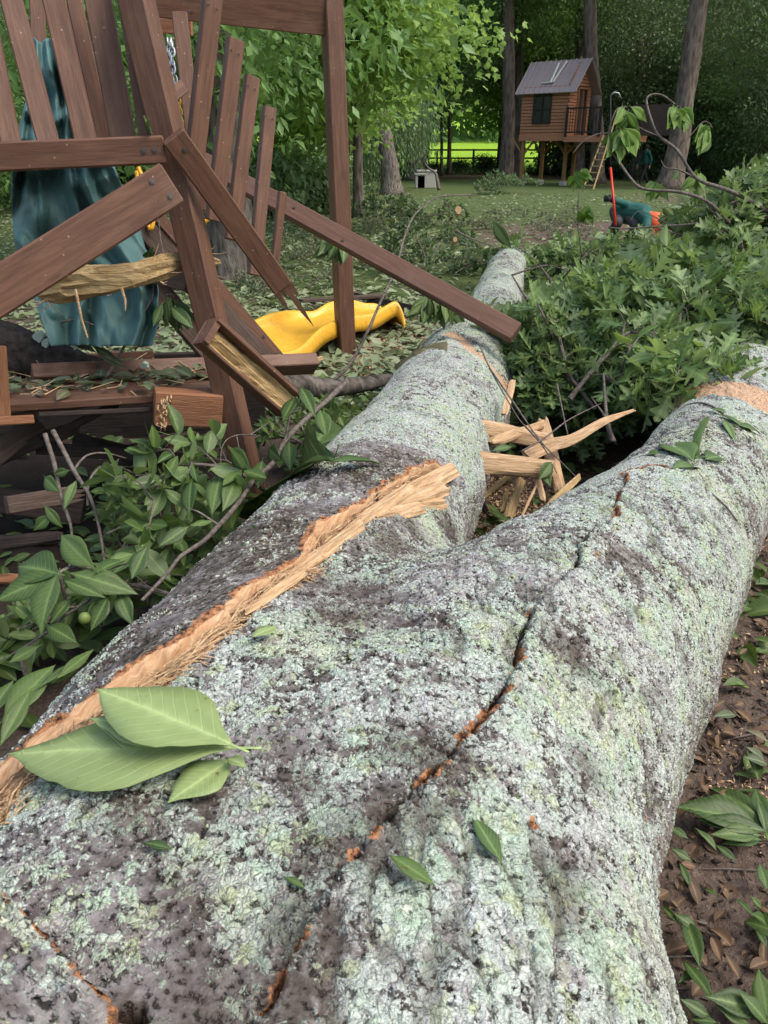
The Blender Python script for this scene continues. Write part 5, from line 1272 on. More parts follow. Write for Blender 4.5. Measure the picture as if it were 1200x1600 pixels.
def standing(name_lab, g, h, face, shirt, pants, hat, stride=.28, hair='black', extra=None):
    """walking figure; face = unit direction of travel"""
    r = empty('person', g, name_lab, 'person'); f = Vector(face).normalized(); s = Vector((-f.y, f.x, 0)); k = h/1.75; g = Vector((0, 0, 0))
    def q(fx, sx, z): return (g+f*fx*k+s*sx*k+Vector((0, 0, z*k)))
    m = MB(); hd = q(.07, 0, 1.62)
    limb(m, q(0, 0, .95), q(.03, 0, 1.38), .12*k, .15*k, 12); limb(m, q(.04, 0, 1.42), hd, .055*k, .055*k); ball(m, hd, .098*k, (.9, .9, 1.2)); ball(m, hd+f*.1*k, .02*k); ball(m, hd+s*.09*k, .022*k); ball(m, hd-s*.09*k, .022*k)
    J = {}
    for sd, st in ((1, 1), (-1, -1)):
        hp = q(0, .09*sd, .93); kn = q(.06+stride*.45*st, .09*sd, .50); ft = q(stride*st-(.08 if st < 0 else 0), .09*sd, .08); sh = q(.03, .19*sd, 1.39); el = q(-.10*st, .24*sd, 1.12); ha = q(.06-.16*st+.05, .24*sd, .88)
        J[sd] = (hp, kn, ft, sh, el, ha)
        limb(m, hp, kn, .085*k, .055*k); limb(m, kn, ft, .055*k, .04*k); limb(m, ft, ft+f*.16*k-Vector((0, 0, .04*k)), .045*k, .035*k); limb(m, sh, el, .05*k, .04*k); limb(m, el, ha, .04*k, .028*k); fingers(m, ha, (0, 0, -1), f, k, .4)
    ob = fused(m, 'body', 'skin', r); ob.matrix_basis = Matrix.Identity(4)
    m = MB(); limb(m, q(0, 0, .93), q(.03, 0, 1.38), .15*k, .175*k, 12)
    for sd in J: limb(m, q(.03, 0, 1.38), J[sd][3], .12*k, .08*k); limb(m, J[sd][3], J[sd][4], .07*k, .055*k); limb(m, J[sd][4], J[sd][4].lerp(J[sd][5], .8), .055*k, .045*k)
    ob = fused(m, 'shirt', shirt, r); ob.matrix_basis = Matrix.Identity(4)
    m = MB(); limb(m, q(0, 0, .95), q(0, 0, .9), .14*k, .14*k, 12)
    for sd in J: limb(m, J[sd][0], J[sd][1], .10*k, .075*k); limb(m, J[sd][1], J[sd][2].lerp(J[sd][1], .12), .075*k, .06*k)
    ob = fused(m, 'trousers', pants, r); ob.matrix_basis = Matrix.Identity(4)
    m = MB(); ball(m, hd+Vector((0, 0, .035*k)), .112*k, (1, 1, 1), 14, 9); ob = m.build('hair' if hat == 'hair' else 'hat', M[hair], r, None, True); ob.matrix_basis = Matrix.Identity(4)
    if extra: extra(r, q)
g_ = tp(1005, 288, 36); g_.z = gz(g_.x, g_.y)
standing('person in dark clothes walking across the far lawn under the trees', g_, 1.62, (-.9, -.3, 0), 'teal_shirt', 'black', 'hat')
g_ = tp(404, 262, 24); g_.z = gz(g_.x, g_.y)+.25
standing('person in a bright yellow green safety shirt, glimpsed between two pickets', g_, 1.72, (.3, -.9, 0), 'hivis', 'olive', 'hat', .1)

# ------------------------------------------------------------------ single leaves, sprays and twigs
def one_leaf(base, tip, nrm, width=1., curl=.6, kind='oval_hi', rnd=.5, jag=0.):
    V0, F0, vn = TPL[kind]; base = Vector(base); tip = Vector(tip); y = tip-base; L = y.length; y.normalize(); n = Vector(nrm); n = (n-y*n.dot(y)).normalized(); x = y.cross(n)
    B = np.array([x, y, n]); V = V0*np.array([width, 1, curl])
    if jag: V = V+np.column_stack([vnoise(V+rnd*9, 6, 2, 3)*jag*(np.abs(V[:, 0]) > .03), np.zeros(len(V)), vnoise(V+rnd*5, 3, 2, 4)*jag*.6])
    return V*L @ B+np.array(base), F0, vn, rnd
def leaves_mesh(name, items, mat, parent):
    Vs = []; Fs = []; v = []; r = []; n = 0; T0 = TPL['oval_hi'][0]
    for V, F, vn, rd in items: Vs.append(V); Fs.append(F+n); v.append(vn); r.append(np.full(len(V), rd)); n += len(V)
    me = mesh_np(name, np.concatenate(Vs), np.concatenate(Fs), True, {'vein': np.concatenate(v), 'rnd': np.concatenate(r), 'lu': np.tile(np.abs(T0[:, 0]), len(items)), 'lv': np.tile(T0[:, 1], len(items))})
    o = link(name, me, M[mat], parent); sm = o.modifiers.new('thickness', 'SOLIDIFY'); sm.thickness = .0007; return o
def on_trunk(px, py, lift=.012):
    p = hit(px, py); k = 0
    while p is None and k < 40: k += 1; p = hit(px-2*k*(px > 600), py+4*k)
    n = grad(p[None])[0]; d = p-C0; d /= np.linalg.norm(d); return Vector(p+n*lift*.45-d*lift*.9), Vector(n)
def trunk_leaf(name, label, leaves, mat, group=None):
    """leaves: (base px, tip px, width, curl, lift base, lift tip, rnd)"""
    p0, n0 = on_trunk(*leaves[0][0]); r = empty(name, p0, label, 'leaf', group)
    for (b, t, w_, cu, lb, lt, rd) in leaves:
        pb, nb_ = on_trunk(*b, lb); pt, nt_ = on_trunk(*t, lt)
        leaves_mesh('leaf', [one_leaf(pb, pt, nb_+nt_, w_, cu, rnd=rd, jag=.03)], mat, r)
trunk_leaf('leaf_cluster', 'large pale green leaf cluster lying upside down on the lower left of the trunk',
           [((362, 1192), (30, 1195), .85, .12, .045, .055, .3), ((360, 1190), (166, 1106), .95, .15, .055, .070, .6), ((330, 1180), (150, 1142), .75, .15, .045, .05, .75), ((362, 1196), (262, 1262), 1.25, .3, .022, .02, .45), ((355, 1200), (385, 1212), 1.2, 1.0, .03, .035, .2)], 'bigleaf')
trunk_leaf('curled_leaf', 'fresh green folded leaf resting on the dark bark at the top of the split', [((520, 728), (413, 784), .62, 1.2, .055, .02, .9), ((515, 735), (600, 722), .5, .8, .045, .03, .2), ((520, 730), (450, 742), .45, .8, .06, .05, .35)], 'hickleaf')
trunk_leaf('small_leaf', 'small oval pale leaf at the edge of the split wood', [((395, 1003), (434, 984), .95, .4, .02, .02, .9)], 'bigleaf')
trunk_leaf('torn_leaf', 'dark green torn leaf lying flat on the lower right of the trunk', [((780, 1355), (733, 1272), .72, .4, .015, .015, .1)], 'oakleaf')
trunk_leaf('curled_leaf', 'yellowish green curled leaf low in the middle of the trunk', [((608, 1353), (676, 1396), .75, .4, .03, .03, .95)], 'hickleaf')
trunk_leaf('leaf_scrap', 'tiny green leaf scrap on the mossy bark left of the split', [((408, 832), (420, 812), 1.0, .6, .012, .014, .9)], 'hickleaf')
trunk_leaf('leaf_scrap', 'little olive leaf scrap low on the trunk, right of the bottom centre crack', [((800, 1252), (822, 1244), .9, .6, .010, .012, .4)], 'hickleaf')
trunk_leaf('leaf_scrap', 'narrow green leaf scrap left of the lowest crack', [((445, 1375), (478, 1392), .6, .6, .010, .012, .5)], 'hickleaf')
trunk_leaf('leaf_scrap', 'pale yellow green leaf scrap below the big leaf cluster', [((225, 1322), (270, 1330), .7, .6, .010, .012, .95)], 'hickleaf')
trunk_leaf('leaf_cluster', 'green leaves scattered on top of the right fork beside the dark hole', [((1085, 720), (1005, 692), .9, .5, .035, .05, .8), ((1080, 726), (1040, 690), .8, .8, .03, .05, .3), ((1100, 722), (1128, 712), 1.0, .8, .02, .02, .2), ((1030, 715), (985, 718), .8, .6, .03, .03, .95), ((1050, 735), (1095, 728), .7, .8, .02, .02, .5)], 'oakleaf')
trunk_leaf('leaf_cluster', 'bunch of narrow green leaves draped over the right fork at the right edge', [((1120, 652), (1165, 672), .6, .8, .03, .03, .9), ((1130, 655), (1185, 690), .5, .8, .03, .03, .6), ((1140, 665), (1198, 705), .5, .8, .02, .02, .8), ((1130, 650), (1110, 640), .8, .8, .03, .03, .4), ((1150, 670), (1190, 678), .5, .7, .03, .03, .2), ((1125, 660), (1150, 690), .5, .8, .03, .02, .7)], 'oakleaf')
trunk_leaf('leaf_cluster', 'pale oak leaves lying on the left fork below the end of the long rail', [((655, 545), (700, 540), .8, .6, .03, .03, .95), ((655, 545), (640, 565), .8, .6, .03, .03, .8), ((660, 548), (690, 560), .8, .6, .03, .03, .9)], 'litter')

def stem_thing(name, label, paths, rad, leafsets, mat='hickleaf', group=None, cat='twig', kind='oval_hi'):
    """paths: lists of (px,py,z); leafsets: (base(px,py,z), tip(px,py,z), width, rnd, normal)"""
    p0 = P(*paths[0][0]); r = empty(name, p0, label, cat, group); m = MB()
    for k, pa in enumerate(paths):
        sp = smooth_path([P(*q) for q in pa], 5); r0 = rad[k] if hasattr(rad, '__len__') else rad; m.tube(sp, list(np.linspace(r0, r0*.35, len(sp))), 7, wob=.25)
    m.build('stem', M['twig'], r, smooth=True)
    if leafsets:
        it = []
        for (b, t, w_, rd, nn) in leafsets: it.append(one_leaf(P(*b), P(*t), nn, w_, rng.uniform(.3, 1.1), kind, rd, .02))
        leaves_mesh('leaves', it, mat, r)
    return r
up = (0, -.5, .8)
stem_thing('hickory_sprig', 'broad glossy hickory leaves spreading at the left edge beside the trunk', [[(92, 895, 1.75), (118, 885, 1.78), (160, 890, 1.8), (200, 880, 1.85)], [(92, 895, 1.75), (100, 960, 1.8), (40, 1010, 1.8), (-20, 1040, 1.75)]], .005, [
    ((92, 897, 1.74), (20, 878, 1.80), 1.25, .15, up), ((92, 895, 1.75), (-12, 938, 1.72), .95, .35, up), ((90, 897, 1.74), (54, 982, 1.62), .85, .55, (-.2, -.7, .6)), ((147, 888, 1.74), (85, 830, 1.82), .72, .93, (.2, -.9, .4)),
    ((205, 905, 1.80), (230, 850, 1.84), .95, .1, (0, -.9, .4)), ((110, 895, 1.74), (216, 925, 1.74), .75, .5, up), ((100, 907, 1.73), (162, 930, 1.70), .7, .4, up), ((112, 935, 1.74), (76, 972, 1.7), .9, .3, up), ((72, 976, 1.72), (119, 1003, 1.68), .9, .25, up),
    ((208, 866, 1.84), (165, 876, 1.80), .8, .96, up), ((150, 895, 1.74), (196, 868, 1.82), .7, .2, up), ((170, 930, 1.74), (140, 985, 1.70), 1.0, .12, up), ((185, 925, 1.76), (205, 975, 1.72), .9, .18, up), ((60, 1010, 1.7), (12, 1035, 1.68), .9, .75, up)])
stem_thing('hickory_sprig', 'two large pale backed leaves in the lower left corner beside the trunk', [[(-30, 1150, 1.45), (0, 1130, 1.47), (15, 1115, 1.5)]], .004, [
    ((5, 1125, 1.46), (84, 1032, 1.55), .85, .6, up), ((0, 1165, 1.42), (50, 1070, 1.50), .55, .5, (.3, -.6, .7)), ((-20, 1120, 1.5), (20, 1060, 1.55), .9, .2, up), ((90, 1060, 1.5), (150, 1010, 1.6), .4, .7, (.3, -.6, .7)), ((60, 1075, 1.5), (140, 1025, 1.6), .35, .9, up)])
stem_thing('bent_branch', 'long bare grey branch curving down to the left side of the trunk', [[(542, 595, 3.1), (515, 622, 3.0), (470, 662, 2.75), (445, 690, 2.6), (430, 720, 2.45), (395, 752, 2.3), (375, 783, 2.2), (342, 821, 2.05), (317, 846, 1.98), (283, 869, 1.9), (258, 900, 1.8), (222, 938, 1.7)], [(445, 690, 2.6), (455, 640, 2.65), (462, 622, 2.7)], [(342, 821, 2.05), (310, 800, 2.05), (292, 795, 2.05)], [(470, 662, 2.75), (480, 690, 2.7), (488, 705, 2.7)]], [.011, .005, .004, .004], [
    ((462, 620, 2.6), (440, 655, 2.5), .7, .95, (-.3, -.9, .2)), ((470, 605, 2.6), (492, 645, 2.5), .6, .97, (.3, -.9, .2)), ((452, 690, 2.5), (452, 732, 2.4), .8, .96, (0, -1, .2)), ((420, 700, 2.5), (434, 718, 2.4), 1.0, .9, (0, -1, .2)), ((410, 720, 2.5), (402, 760, 2.4), .9, .2, (0, -1, .2)),
    ((500, 640, 2.8), (510, 680, 2.7), .8, .3, up), ((490, 700, 2.6), (520, 650, 2.9), .8, .2, up), ((295, 823, 2.0), (247, 853, 1.95), .85, .98, (-.1, -.8, .6)), ((298, 822, 2.0), (335, 812, 2.05), .6, .7, up), ((300, 750, 2.2), (291, 803, 2.1), .75, .9, (-.2, -.9, .3)), ((345, 740, 2.25), (330, 800, 2.15), .8, .25, (0, -.9, .3)), ((370, 745, 2.25), (350, 795, 2.15), .8, .3, (.2, -.9, .3)), ((360, 700, 2.4), (390, 735, 2.3), .8, .15, (0, -1, .2))], group=None)
stem_thing('bare_twigs', 'thin bare grey twigs arching in front of the dark hollow under the deck', [[(70, 678, 2.3), (85, 725, 2.28), (95, 775, 2.25), (112, 830, 2.2), (108, 890, 2.1)], [(83, 673, 2.3), (115, 735, 2.26), (140, 775, 2.22), (155, 825, 2.2), (165, 890, 2.1)], [(115, 735, 2.26), (135, 712, 2.3), (165, 708, 2.35), (197, 716, 2.4)], [(137, 790, 2.22), (140, 750, 2.25), (165, 727, 2.28), (200, 735, 2.3), (235, 758, 2.3), (250, 783, 2.3)], [(165, 835, 2.2), (200, 815, 2.2), (215, 780, 2.2), (250, 770, 2.3)], [(190, 860, 2.2), (215, 810, 2.2), (240, 775, 2.3)]], [.008, .008, .004, .004, .004, .003], [
    ((108, 735, 2.25), (82, 742, 2.25), 1.1, .93, (0, -1, .3)), ((70, 745, 2.25), (88, 768, 2.2), 1.0, .3, (0, -1, .3)), ((70, 790, 2.2), (96, 825, 2.2), .8, .25, (.2, -1, .2)), ((80, 805, 2.2), (50, 830, 2.2), 1.0, .1, (0, -1, .3)), ((120, 750, 2.25), (98, 795, 2.2), .6, .6, (0, -1, .2)), ((228, 755, 2.3), (250, 785, 2.3), .5, .97, (0, -1, .3)), ((190, 740, 2.3), (160, 765, 2.3), .9, .1, (0, -1, .4)), ((195, 745, 2.3), (190, 805, 2.25), 1.0, .08, (0, -1, .2)), ((205, 745, 2.3), (225, 790, 2.25), 1.0, .12, (0, -1, .2)), ((165, 730, 2.3), (140, 745, 2.3), .9, .2, (0, -1, .3))])
stem_thing('bare_twigs', 'thin dark arching twig reaching up past the slide and the long rail', [[(507, 607, 4.3), (538, 579, 4.35), (555, 556, 4.4), (577, 512, 4.4), (592, 477, 4.45), (610, 440, 4.5), (620, 415, 4.6), (632, 370, 4.7), (645, 340, 4.8), (660, 324, 4.9), (687, 307, 5.0), (745, 305, 5.2)], [(687, 307, 5.0), (700, 320, 5.0), (712, 335, 5.0)], [(610, 440, 4.5), (640, 455, 4.3), (660, 462, 4.2)]], [.011, .004, .004], [])
stem_thing('bare_twigs', 'dark forked twig standing up from the right heap beside the far log', [[(825, 470, 4.6), (812, 450, 4.7), (800, 430, 4.8)], [(800, 430, 4.8), (830, 420, 4.9), (862, 415, 5), (900, 430, 5.1)], [(712, 360, 8), (735, 372, 8), (780, 388, 8)]], [.010, .007, .012], [((770, 345, 4.6), (798, 388, 4.6), .75, .15, (-.4, -1, .2))])
# drooping bright sprays rising from the right heap
def droop(c, n, r_, z, seed, s0=.12):
    q = random.Random(seed); out = []
    for k in range(int(n*1.35)):
        a = q.uniform(-1, 1); b = (c[0]+q.uniform(-8, 8), c[1]+q.uniform(-5, 8), z+q.uniform(-.08, .08)); ln = q.uniform(.55, .95)*r_
        t = (b[0]+math.sin(a*.9)*ln, b[1]+math.cos(a*.9)*ln, z+q.uniform(-.08, .08)); out.append((b, t, q.uniform(.6, .85), q.uniform(.55, .97), (q.uniform(-.7, .7), -1, q.uniform(-.1, .4))))
    return out
Z = 4.3
stem_thing('drooping_twig', 'bare twig with a wilted bright leaf bunch hanging at its top near the red pole', [[(1140, 348, 4.4), (1105, 315, Z), (1060, 300, Z), (1005, 295, Z), (985, 278, Z), (965, 250, Z), (953, 232, Z), (951, 208, Z), (957, 185, Z), (965, 170, Z), (980, 167, Z)], [(951, 208, Z), (932, 210, Z), (910, 222, Z), (895, 240, Z)]], [.010, .004], droop((980, 170), 8, 44, Z, 1)+droop((970, 205), 9, 46, Z, 2), 'maple')
stem_thing('drooping_twig', 'looping twig with a small bunch of bright wilted leaves, middle of the three bunches', [[(1200, 330, 4.5), (1145, 300, Z), (1090, 280, Z), (1065, 245, Z), (1053, 230, Z), (1030, 213, Z), (1018, 190, Z), (1010, 158, Z), (1018, 148, Z), (1035, 149, Z), (1055, 163, Z)], [(1030, 213, Z), (1010, 205, Z), (996, 197, Z)]], [.012, .005], droop((1057, 168), 9, 38, Z, 3), 'maple')
stem_thing('drooping_twig', 'twig arching right with the rightmost bunch of bright wilted leaves', [[(1060, 236, Z), (1070, 222, Z), (1085, 205, Z), (1098, 191, Z), (1108, 192, Z), (1113, 200, Z)], [(1090, 280, Z), (1060, 265, Z), (1040, 262, Z), (1033, 250, Z)]], [.005, .006], droop((1105, 200), 11, 42, Z, 4), 'maple')
stem_thing('drooping_twig', 'short upright stem with wilted yellow green leaves left of the worker', [[(910, 400, 4.6), (903, 350, 4.6), (904, 315, 4.6), (906, 275, 4.6)]], .005, droop((903, 268), 9, 32, 4.6, 5)+droop((912, 325), 7, 30, 4.6, 6), 'maple')
stem_thing('drooping_twig', 'dark twig lying level across the bending worker with a few green leaves', [[(1130, 342, 4.4), (1080, 350, 4.4), (1020, 354, 4.4), (975, 357, 4.4), (950, 355, 4.4)], [(1045, 350, 4.4), (1000, 330, 4.4), (985, 345, 4.4)]], [.007, .003], droop((1030, 285), 6, 38, 4.4, 7)+droop((1052, 272), 1, 20, 4.4, 8)+droop((1090, 270), 6, 40, 4.4, 9), 'maple')
stem_thing('hanging_spray', 'green leaves hanging over the rear post of the play set', [[(520, 364, 5.4), (535, 360, 5.4), (545, 366, 5.4)]], .004, droop((535, 364), 9, 60, 5.4, 11), 'oakleaf')
stem_thing('hanging_spray', 'drooping leaves caught on the long fallen rail', [[(655, 462, 4.2), (680, 458, 4.15), (700, 468, 4.1)]], .004, droop((670, 465), 8, 60, 4.1, 12)+droop((695, 465), 7, 60, 4.05, 13), 'hickleaf')
stem_thing('hanging_spray', 'green leaves hanging beside the tarp left of the corner post', [[(258, 462, 2.75), (268, 460, 2.75), (280, 470, 2.75)]], .003, droop((262, 468), 6, 55, 2.72, 14)+droop((275, 475), 5, 50, 2.72, 15), 'hickleaf')
stem_thing('hanging_spray', 'thin vine with small leaves hanging in front of the corner post above the tarp', [[(248, 345, 2.9), (252, 380, 2.85), (262, 420, 2.8)]], .003, droop((240, 385), 2, 22, 2.8, 16)+droop((228, 180), 2, 28, 2.35, 17), 'oakleaf')
stem_thing('leafy_twig', 'pale leaves and a twig lying on the dark log before the tarp', [[(165, 590, 2.9), (185, 560, 2.9), (200, 530, 2.9), (235, 470, 2.9), (240, 440, 2.9)], [(80, 510, 2.9), (120, 500, 2.9), (175, 520, 2.9)]], [.007, .005], [((105, 528, 2.95), (150, 548, 2.9), .5, .95, up), ((145, 540, 2.9), (192, 575, 2.88), .55, .9, up), ((150, 545, 2.9), (170, 555, 2.88), .9, .97, up), ((160, 555, 2.9), (195, 570, 2.88), .5, .85, up)], 'litter')
stem_thing('leafy_twig', 'loose green leaves lying on the fallen reddish rail', [[(120, 600, 2.9), (180, 598, 2.95)]], .002, [((120, 612, 2.9), (118, 580, 2.9), 1.1, .1, (0, -1, .3)), ((145, 598, 2.95), (175, 585, 3.0), 1.2, .3, up), ((165, 600, 2.95), (200, 592, 3.0), 1.0, .2, up), ((255, 572, 3.1), (292, 572, 3.1), 1.1, .97, up), ((80, 605, 2.8), (105, 600, 2.85), .8, .96, up), ((230, 600, 3.0), (280, 592, 3.1), .8, .6, up)])
stem_thing('vine', 'thin pale vine stems looping in front of the foot of the corner post', [[(400, 680, 2.5), (370, 680, 2.5), (350, 692, 2.45), (345, 720, 2.4), (352, 755, 2.4)], [(370, 682, 2.45), (378, 720, 2.4), (392, 750, 2.4)], [(330, 700, 2.5), (290, 740, 2.4), (245, 772, 2.3)], [(390, 680, 2.5), (430, 655, 2.6), (470, 640, 2.7)]], .0022, [])
# bare sticks poking out of the right heap
rq = random.Random(15)
for i in range(16):
    px = rq.uniform(860, 1190); py = rq.uniform(400, 600) if px < 1040 else rq.uniform(350, 500); z = 3.3+max(0, 600-py)*.0088-.15; a = rq.uniform(-1.2, 1.2); l_ = rq.uniform(50, 110)
    p2 = (px+math.sin(a)*l_*.5+rq.uniform(-8, 8), py-math.cos(a)*l_*.5, z-.05); p3 = (px+math.sin(a)*l_, py-math.cos(a)*l_*.9, z)
    stem_thing('bare_stick', 'bare grey stick poking out of the right heap', [[(px, py, z+.1), p2, p3], [p2, (p2[0]+rq.uniform(-30, 30), p2[1]-rq.uniform(10, 30), z)]], [rq.uniform(.004, .009), .003], [], group='bare sticks in the right heap')
# leaves on the dirt at right
def ground_leaves(name, label, lst, mat, z_=.04):
    a = G(*lst[0][0], .02); r = empty(name, a, label, 'leaf cluster'); it = []
    for (b, t, w_, rd) in lst: it.append(one_leaf(G(*b, z_), G(*t, z_+rng.uniform(0, .05)), Vector((rng.uniform(-.3, .3), rng.uniform(-.5, 0), 1)), w_, rng.uniform(.5, 1.3), rnd=rd, jag=.03))
    leaves_mesh('leaves', it, mat, r)
ground_leaves('leaf_cluster', 'fan of dark and pale oval leaves on the dirt at the right edge', [((1198, 1300), (1092, 1275), .6, .97), ((1196, 1290), (1105, 1212), .6, .15), ((1196, 1295), (1120, 1240), .6, .8), ((1190, 1290), (1060, 1250), .8, .1), ((1188, 1305), (1115, 1300), .7, .6), ((1190, 1312), (1130, 1312), .9, .9), ((1150, 1345), (1118, 1318), .7, .95), ((1198, 1296), (1180, 1225), .7, .3), ((1196, 1302), (1186, 1245), .6, .95), ((1120, 1330), (1090, 1290), .6, .4), ((1075, 1310), (1045, 1290), .9, .12), ((1080, 1345), (1050, 1325), .9, .1)], 'hickleaf')
ground_leaves('leaf_cluster', 'trailing dark leaves on the dirt at the foot of the trunk', [((1090, 1455), (1055, 1425), .9, .1), ((1070, 1435), (1095, 1500), .6, .12), ((1068, 1500), (1118, 1560), .6, .1), ((1100, 1390), (1120, 1395), .9, .7), ((1035, 1415), (1060, 1440), .5, .8), ((1078, 1385), (1062, 1345), .6, .15), ((1060, 1535), (1095, 1510), .6, .5)], 'hickleaf')
ground_leaves('leaf_cluster', 'overlapping green leaves on the dirt in the bottom right corner', [((1190, 1580), (1110, 1555), .8, .95), ((1200, 1590), (1185, 1510), .9, .9), ((1170, 1600), (1120, 1570), 1.0, .2), ((1205, 1600), (1125, 1548), .7, .12), ((1110, 1590), (1065, 1560), .8, .93), ((1200, 1600), (1160, 1550), .9, .15), ((1120, 1598), (1080, 1590), .9, .97)], 'hickleaf')
ground_leaves('leaf_cluster', 'three small pale leaves on the dirt near the middle of the right edge', [((1200, 1195), (1165, 1180), .9, .9), ((1195, 1190), (1170, 1165), .8, .96), ((1200, 1160), (1165, 1135), .8, .8), ((1150, 1118), (1120, 1115), .6, .98)], 'litter')
ground_leaves('leaf_cluster', 'torn leaf pieces on the dirt low at the right edge', [((1198, 1445), (1180, 1425), .9, .9), ((1198, 1480), (1182, 1450), .9, .85), ((1198, 1390), (1188, 1345), .9, .3), ((1190, 1420), (1175, 1400), .7, .4), ((1150, 1405), (1180, 1430), .6, .2)], 'hickleaf')
m = MB(); m.tube([G(1130, 1060, .03), G(1150, 1068, .03), G(1170, 1075, .03)], [.003, .008, .002], 6); rg = rp.random
tag(link('seed_pod', m.mesh('seed_pod', True), M['nut']), 'small green seed pod on the dirt right of the trunk', 'seed pod')
stem_thing('dead_twigs', 'short dark dead twigs lying on the dirt right of the trunk', [[(1060, 1262, 1.95), (1090, 1285, 1.92), (1105, 1300, 1.9)], [(1115, 1060, 2.35), (1135, 1082, 2.3), (1150, 1095, 2.3)], [(1058, 1500, 1.62), (1062, 1540, 1.58), (1060, 1570, 1.56)]], .005, [])
m = MB(); ball(m, P(132, 966, 1.70), .013, (1, 1, 1.1), 14, 10); tag(link('green_nut', m.mesh('green_nut', True), M['nut']), 'small round green nut hanging among the leaves at the left edge', 'nut')

# ------------------------------------------------------------------ split wood between the forks
def splinter(a, b, w, t, seed, mat='fresh', label='', name='wood_splinter', path=None, parent=None, nm='wood', roll=0.):
    rr = random.Random(seed); pts = smooth_path([P(*q) for q in path], 4) if path else [P(*a).lerp(P(*b), u) for u in np.linspace(0, 1, 9)]
    r = parent or empty(name, (pts[0].x, pts[0].y, pts[0].z), label, 'wood splinter')
    V = []; F = []; n = 10; N_ = len(pts); cam_ = (Vector((0, 0, H))-pts[0]).normalized()
    for i, p in enumerate(pts):
        u = i/(N_-1); tg = (pts[min(i+1, N_-1)]-pts[max(0, i-1)]).normalized(); x = tg.cross(cam_).normalized(); y = x.cross(tg)
        k = min(1, .8+u*2)*(1-.18*u) if not path else (1-.75*u)
        for j in range(n):
            an = 2*math.pi*j/n+roll; q = 1+.35*mnoise.noise(Vector((j*1.9, u*2.2, seed*3.1)))
            e = tg*(.055*rr.uniform(-1, .9) if i in (0, N_-1) else 0)
            V.append(tuple(p+x*(math.copysign(abs(math.cos(an))**.6, math.cos(an))*w/2*k*q)+y*(math.copysign(abs(math.sin(an))**.6, math.sin(an))*t/2*k*q)+e*(w*8)))
    F = [(i*n+j, (i+1)*n+j, (i+1)*n+(j+1) % n, i*n+(j+1) % n) for i in range(N_-1) for j in range(n)]+[tuple(range(n-1, -1, -1)), tuple((N_-1)*n+j for j in range(n))]
    # shift into a frame whose X runs along the piece so that the grain follows it
    a3 = pts[0]; b3 = pts[-1]; Mx = orient(a3, b3, cam_); inv = Mx.inverted(); m = MB(); m.add([tuple(inv @ Vector(v)) for v in V], F)
    return m.build(nm, M[mat], r, Mx)
for i, (a, b, w_, t_, mt, lb) in enumerate((
    ((745, 668, 3.0), (856, 690, 3.05), .075, .06, 'fresh', 'upper thick pale split chunk jutting from the left fork flank'),
    ((770, 690, 2.95), (846, 664, 3.1), .045, .05, 'fresh', 'narrow pale split wood lying across the top of the upper chunk'),
    ((725, 722, 2.8), (858, 733, 2.9), .085, .06, 'fresh', 'lower thick pale split chunk jutting from the left fork flank'),
    ((795, 806, 2.9), (816, 748, 3.0), .035, .02, 'yellow_wood', 'flat upright brown splinter in the middle of the gap between the forks'),
    ((746, 782, 2.9), (800, 740, 2.95), .024, .02, 'yellow_wood', 'slanting brown splinter at the left of the gap between the forks'),
    ((816, 806, 2.8), (838, 758, 2.85), .010, .01, 'fresh', 'thin pale sliver leaning in the gap between the forks'),
    ((838, 740, 2.9), (848, 782, 2.85), .028, .02, 'fresh', 'short upright splinter under the lower pale chunk'),
    ((848, 660, 3.15), (876, 772, 2.95), .055, .035, 'fresh', 'broad rough pale slab standing at the right of the gap'),
    ((800, 598, 3.25), (788, 648, 3.15), .030, .02, 'fresh', 'pale sliver stuck upright along the flank of the left fork'),
    ((784, 800, 2.95), (792, 768, 3.0), .022, .02, 'yellow_wood', 'stubby brown splinter at the bottom of the gap'),
    ((856, 792, 2.8), (905, 745, 2.9), .030, .02, 'yellow_wood', 'brown splinter leaning on the right fork edge'),
    ((760, 800, 3.0), (740, 760, 3.05), .025, .02, 'darkwood', 'dark splinter in the shadow at the left end of the gap'))):
    splinter(a, b, w_, t_, i+1, mt, lb)
splinter(None, None, .055, .035, 31, 'fresh', 'long tapering pale splinter slanting up to the right out of the gap', path=[(826, 712, 2.95), (862, 696, 2.98), (895, 687, 3.0), (940, 661, 3.05), (965, 650, 3.1), (990, 641, 3.15)])
stem_thing('upright_stick', 'grey broken stick standing upright in the heap right of the gap', [[(958, 690, 3.2), (948, 655, 3.2), (943, 585, 3.25)], [(948, 655, 3.2), (938, 640, 3.2), (925, 622, 3.2)]], [.013, .006], [])
stem_thing('bare_twigs', 'tangle of thin dark twigs over the pale split wood in the gap', [[(765, 575, 3.2), (810, 640, 3.0), (845, 690, 2.9), (880, 725, 2.9), (905, 750, 2.9)], [(815, 705, 2.85), (850, 685, 2.9), (890, 655, 3.0), (940, 630, 3.2)], [(870, 600, 3.3), (885, 670, 3.1), (890, 690, 3.1)], [(820, 665, 2.9), (850, 700, 2.9), (870, 740, 2.9)], [(750, 540, 3.3), (765, 575, 3.2), (790, 620, 3.1), (815, 660, 3.0), (840, 680, 3.0)]], .004, [((850, 738, 2.85), (860, 758, 2.8), .9, .2, (0, -1, .3)), ((862, 722, 2.85), (845, 748, 2.8), 1.1, .15, (0, -1, .2)), ((800, 698, 2.85), (770, 702, 2.8), .7, .1, up)])
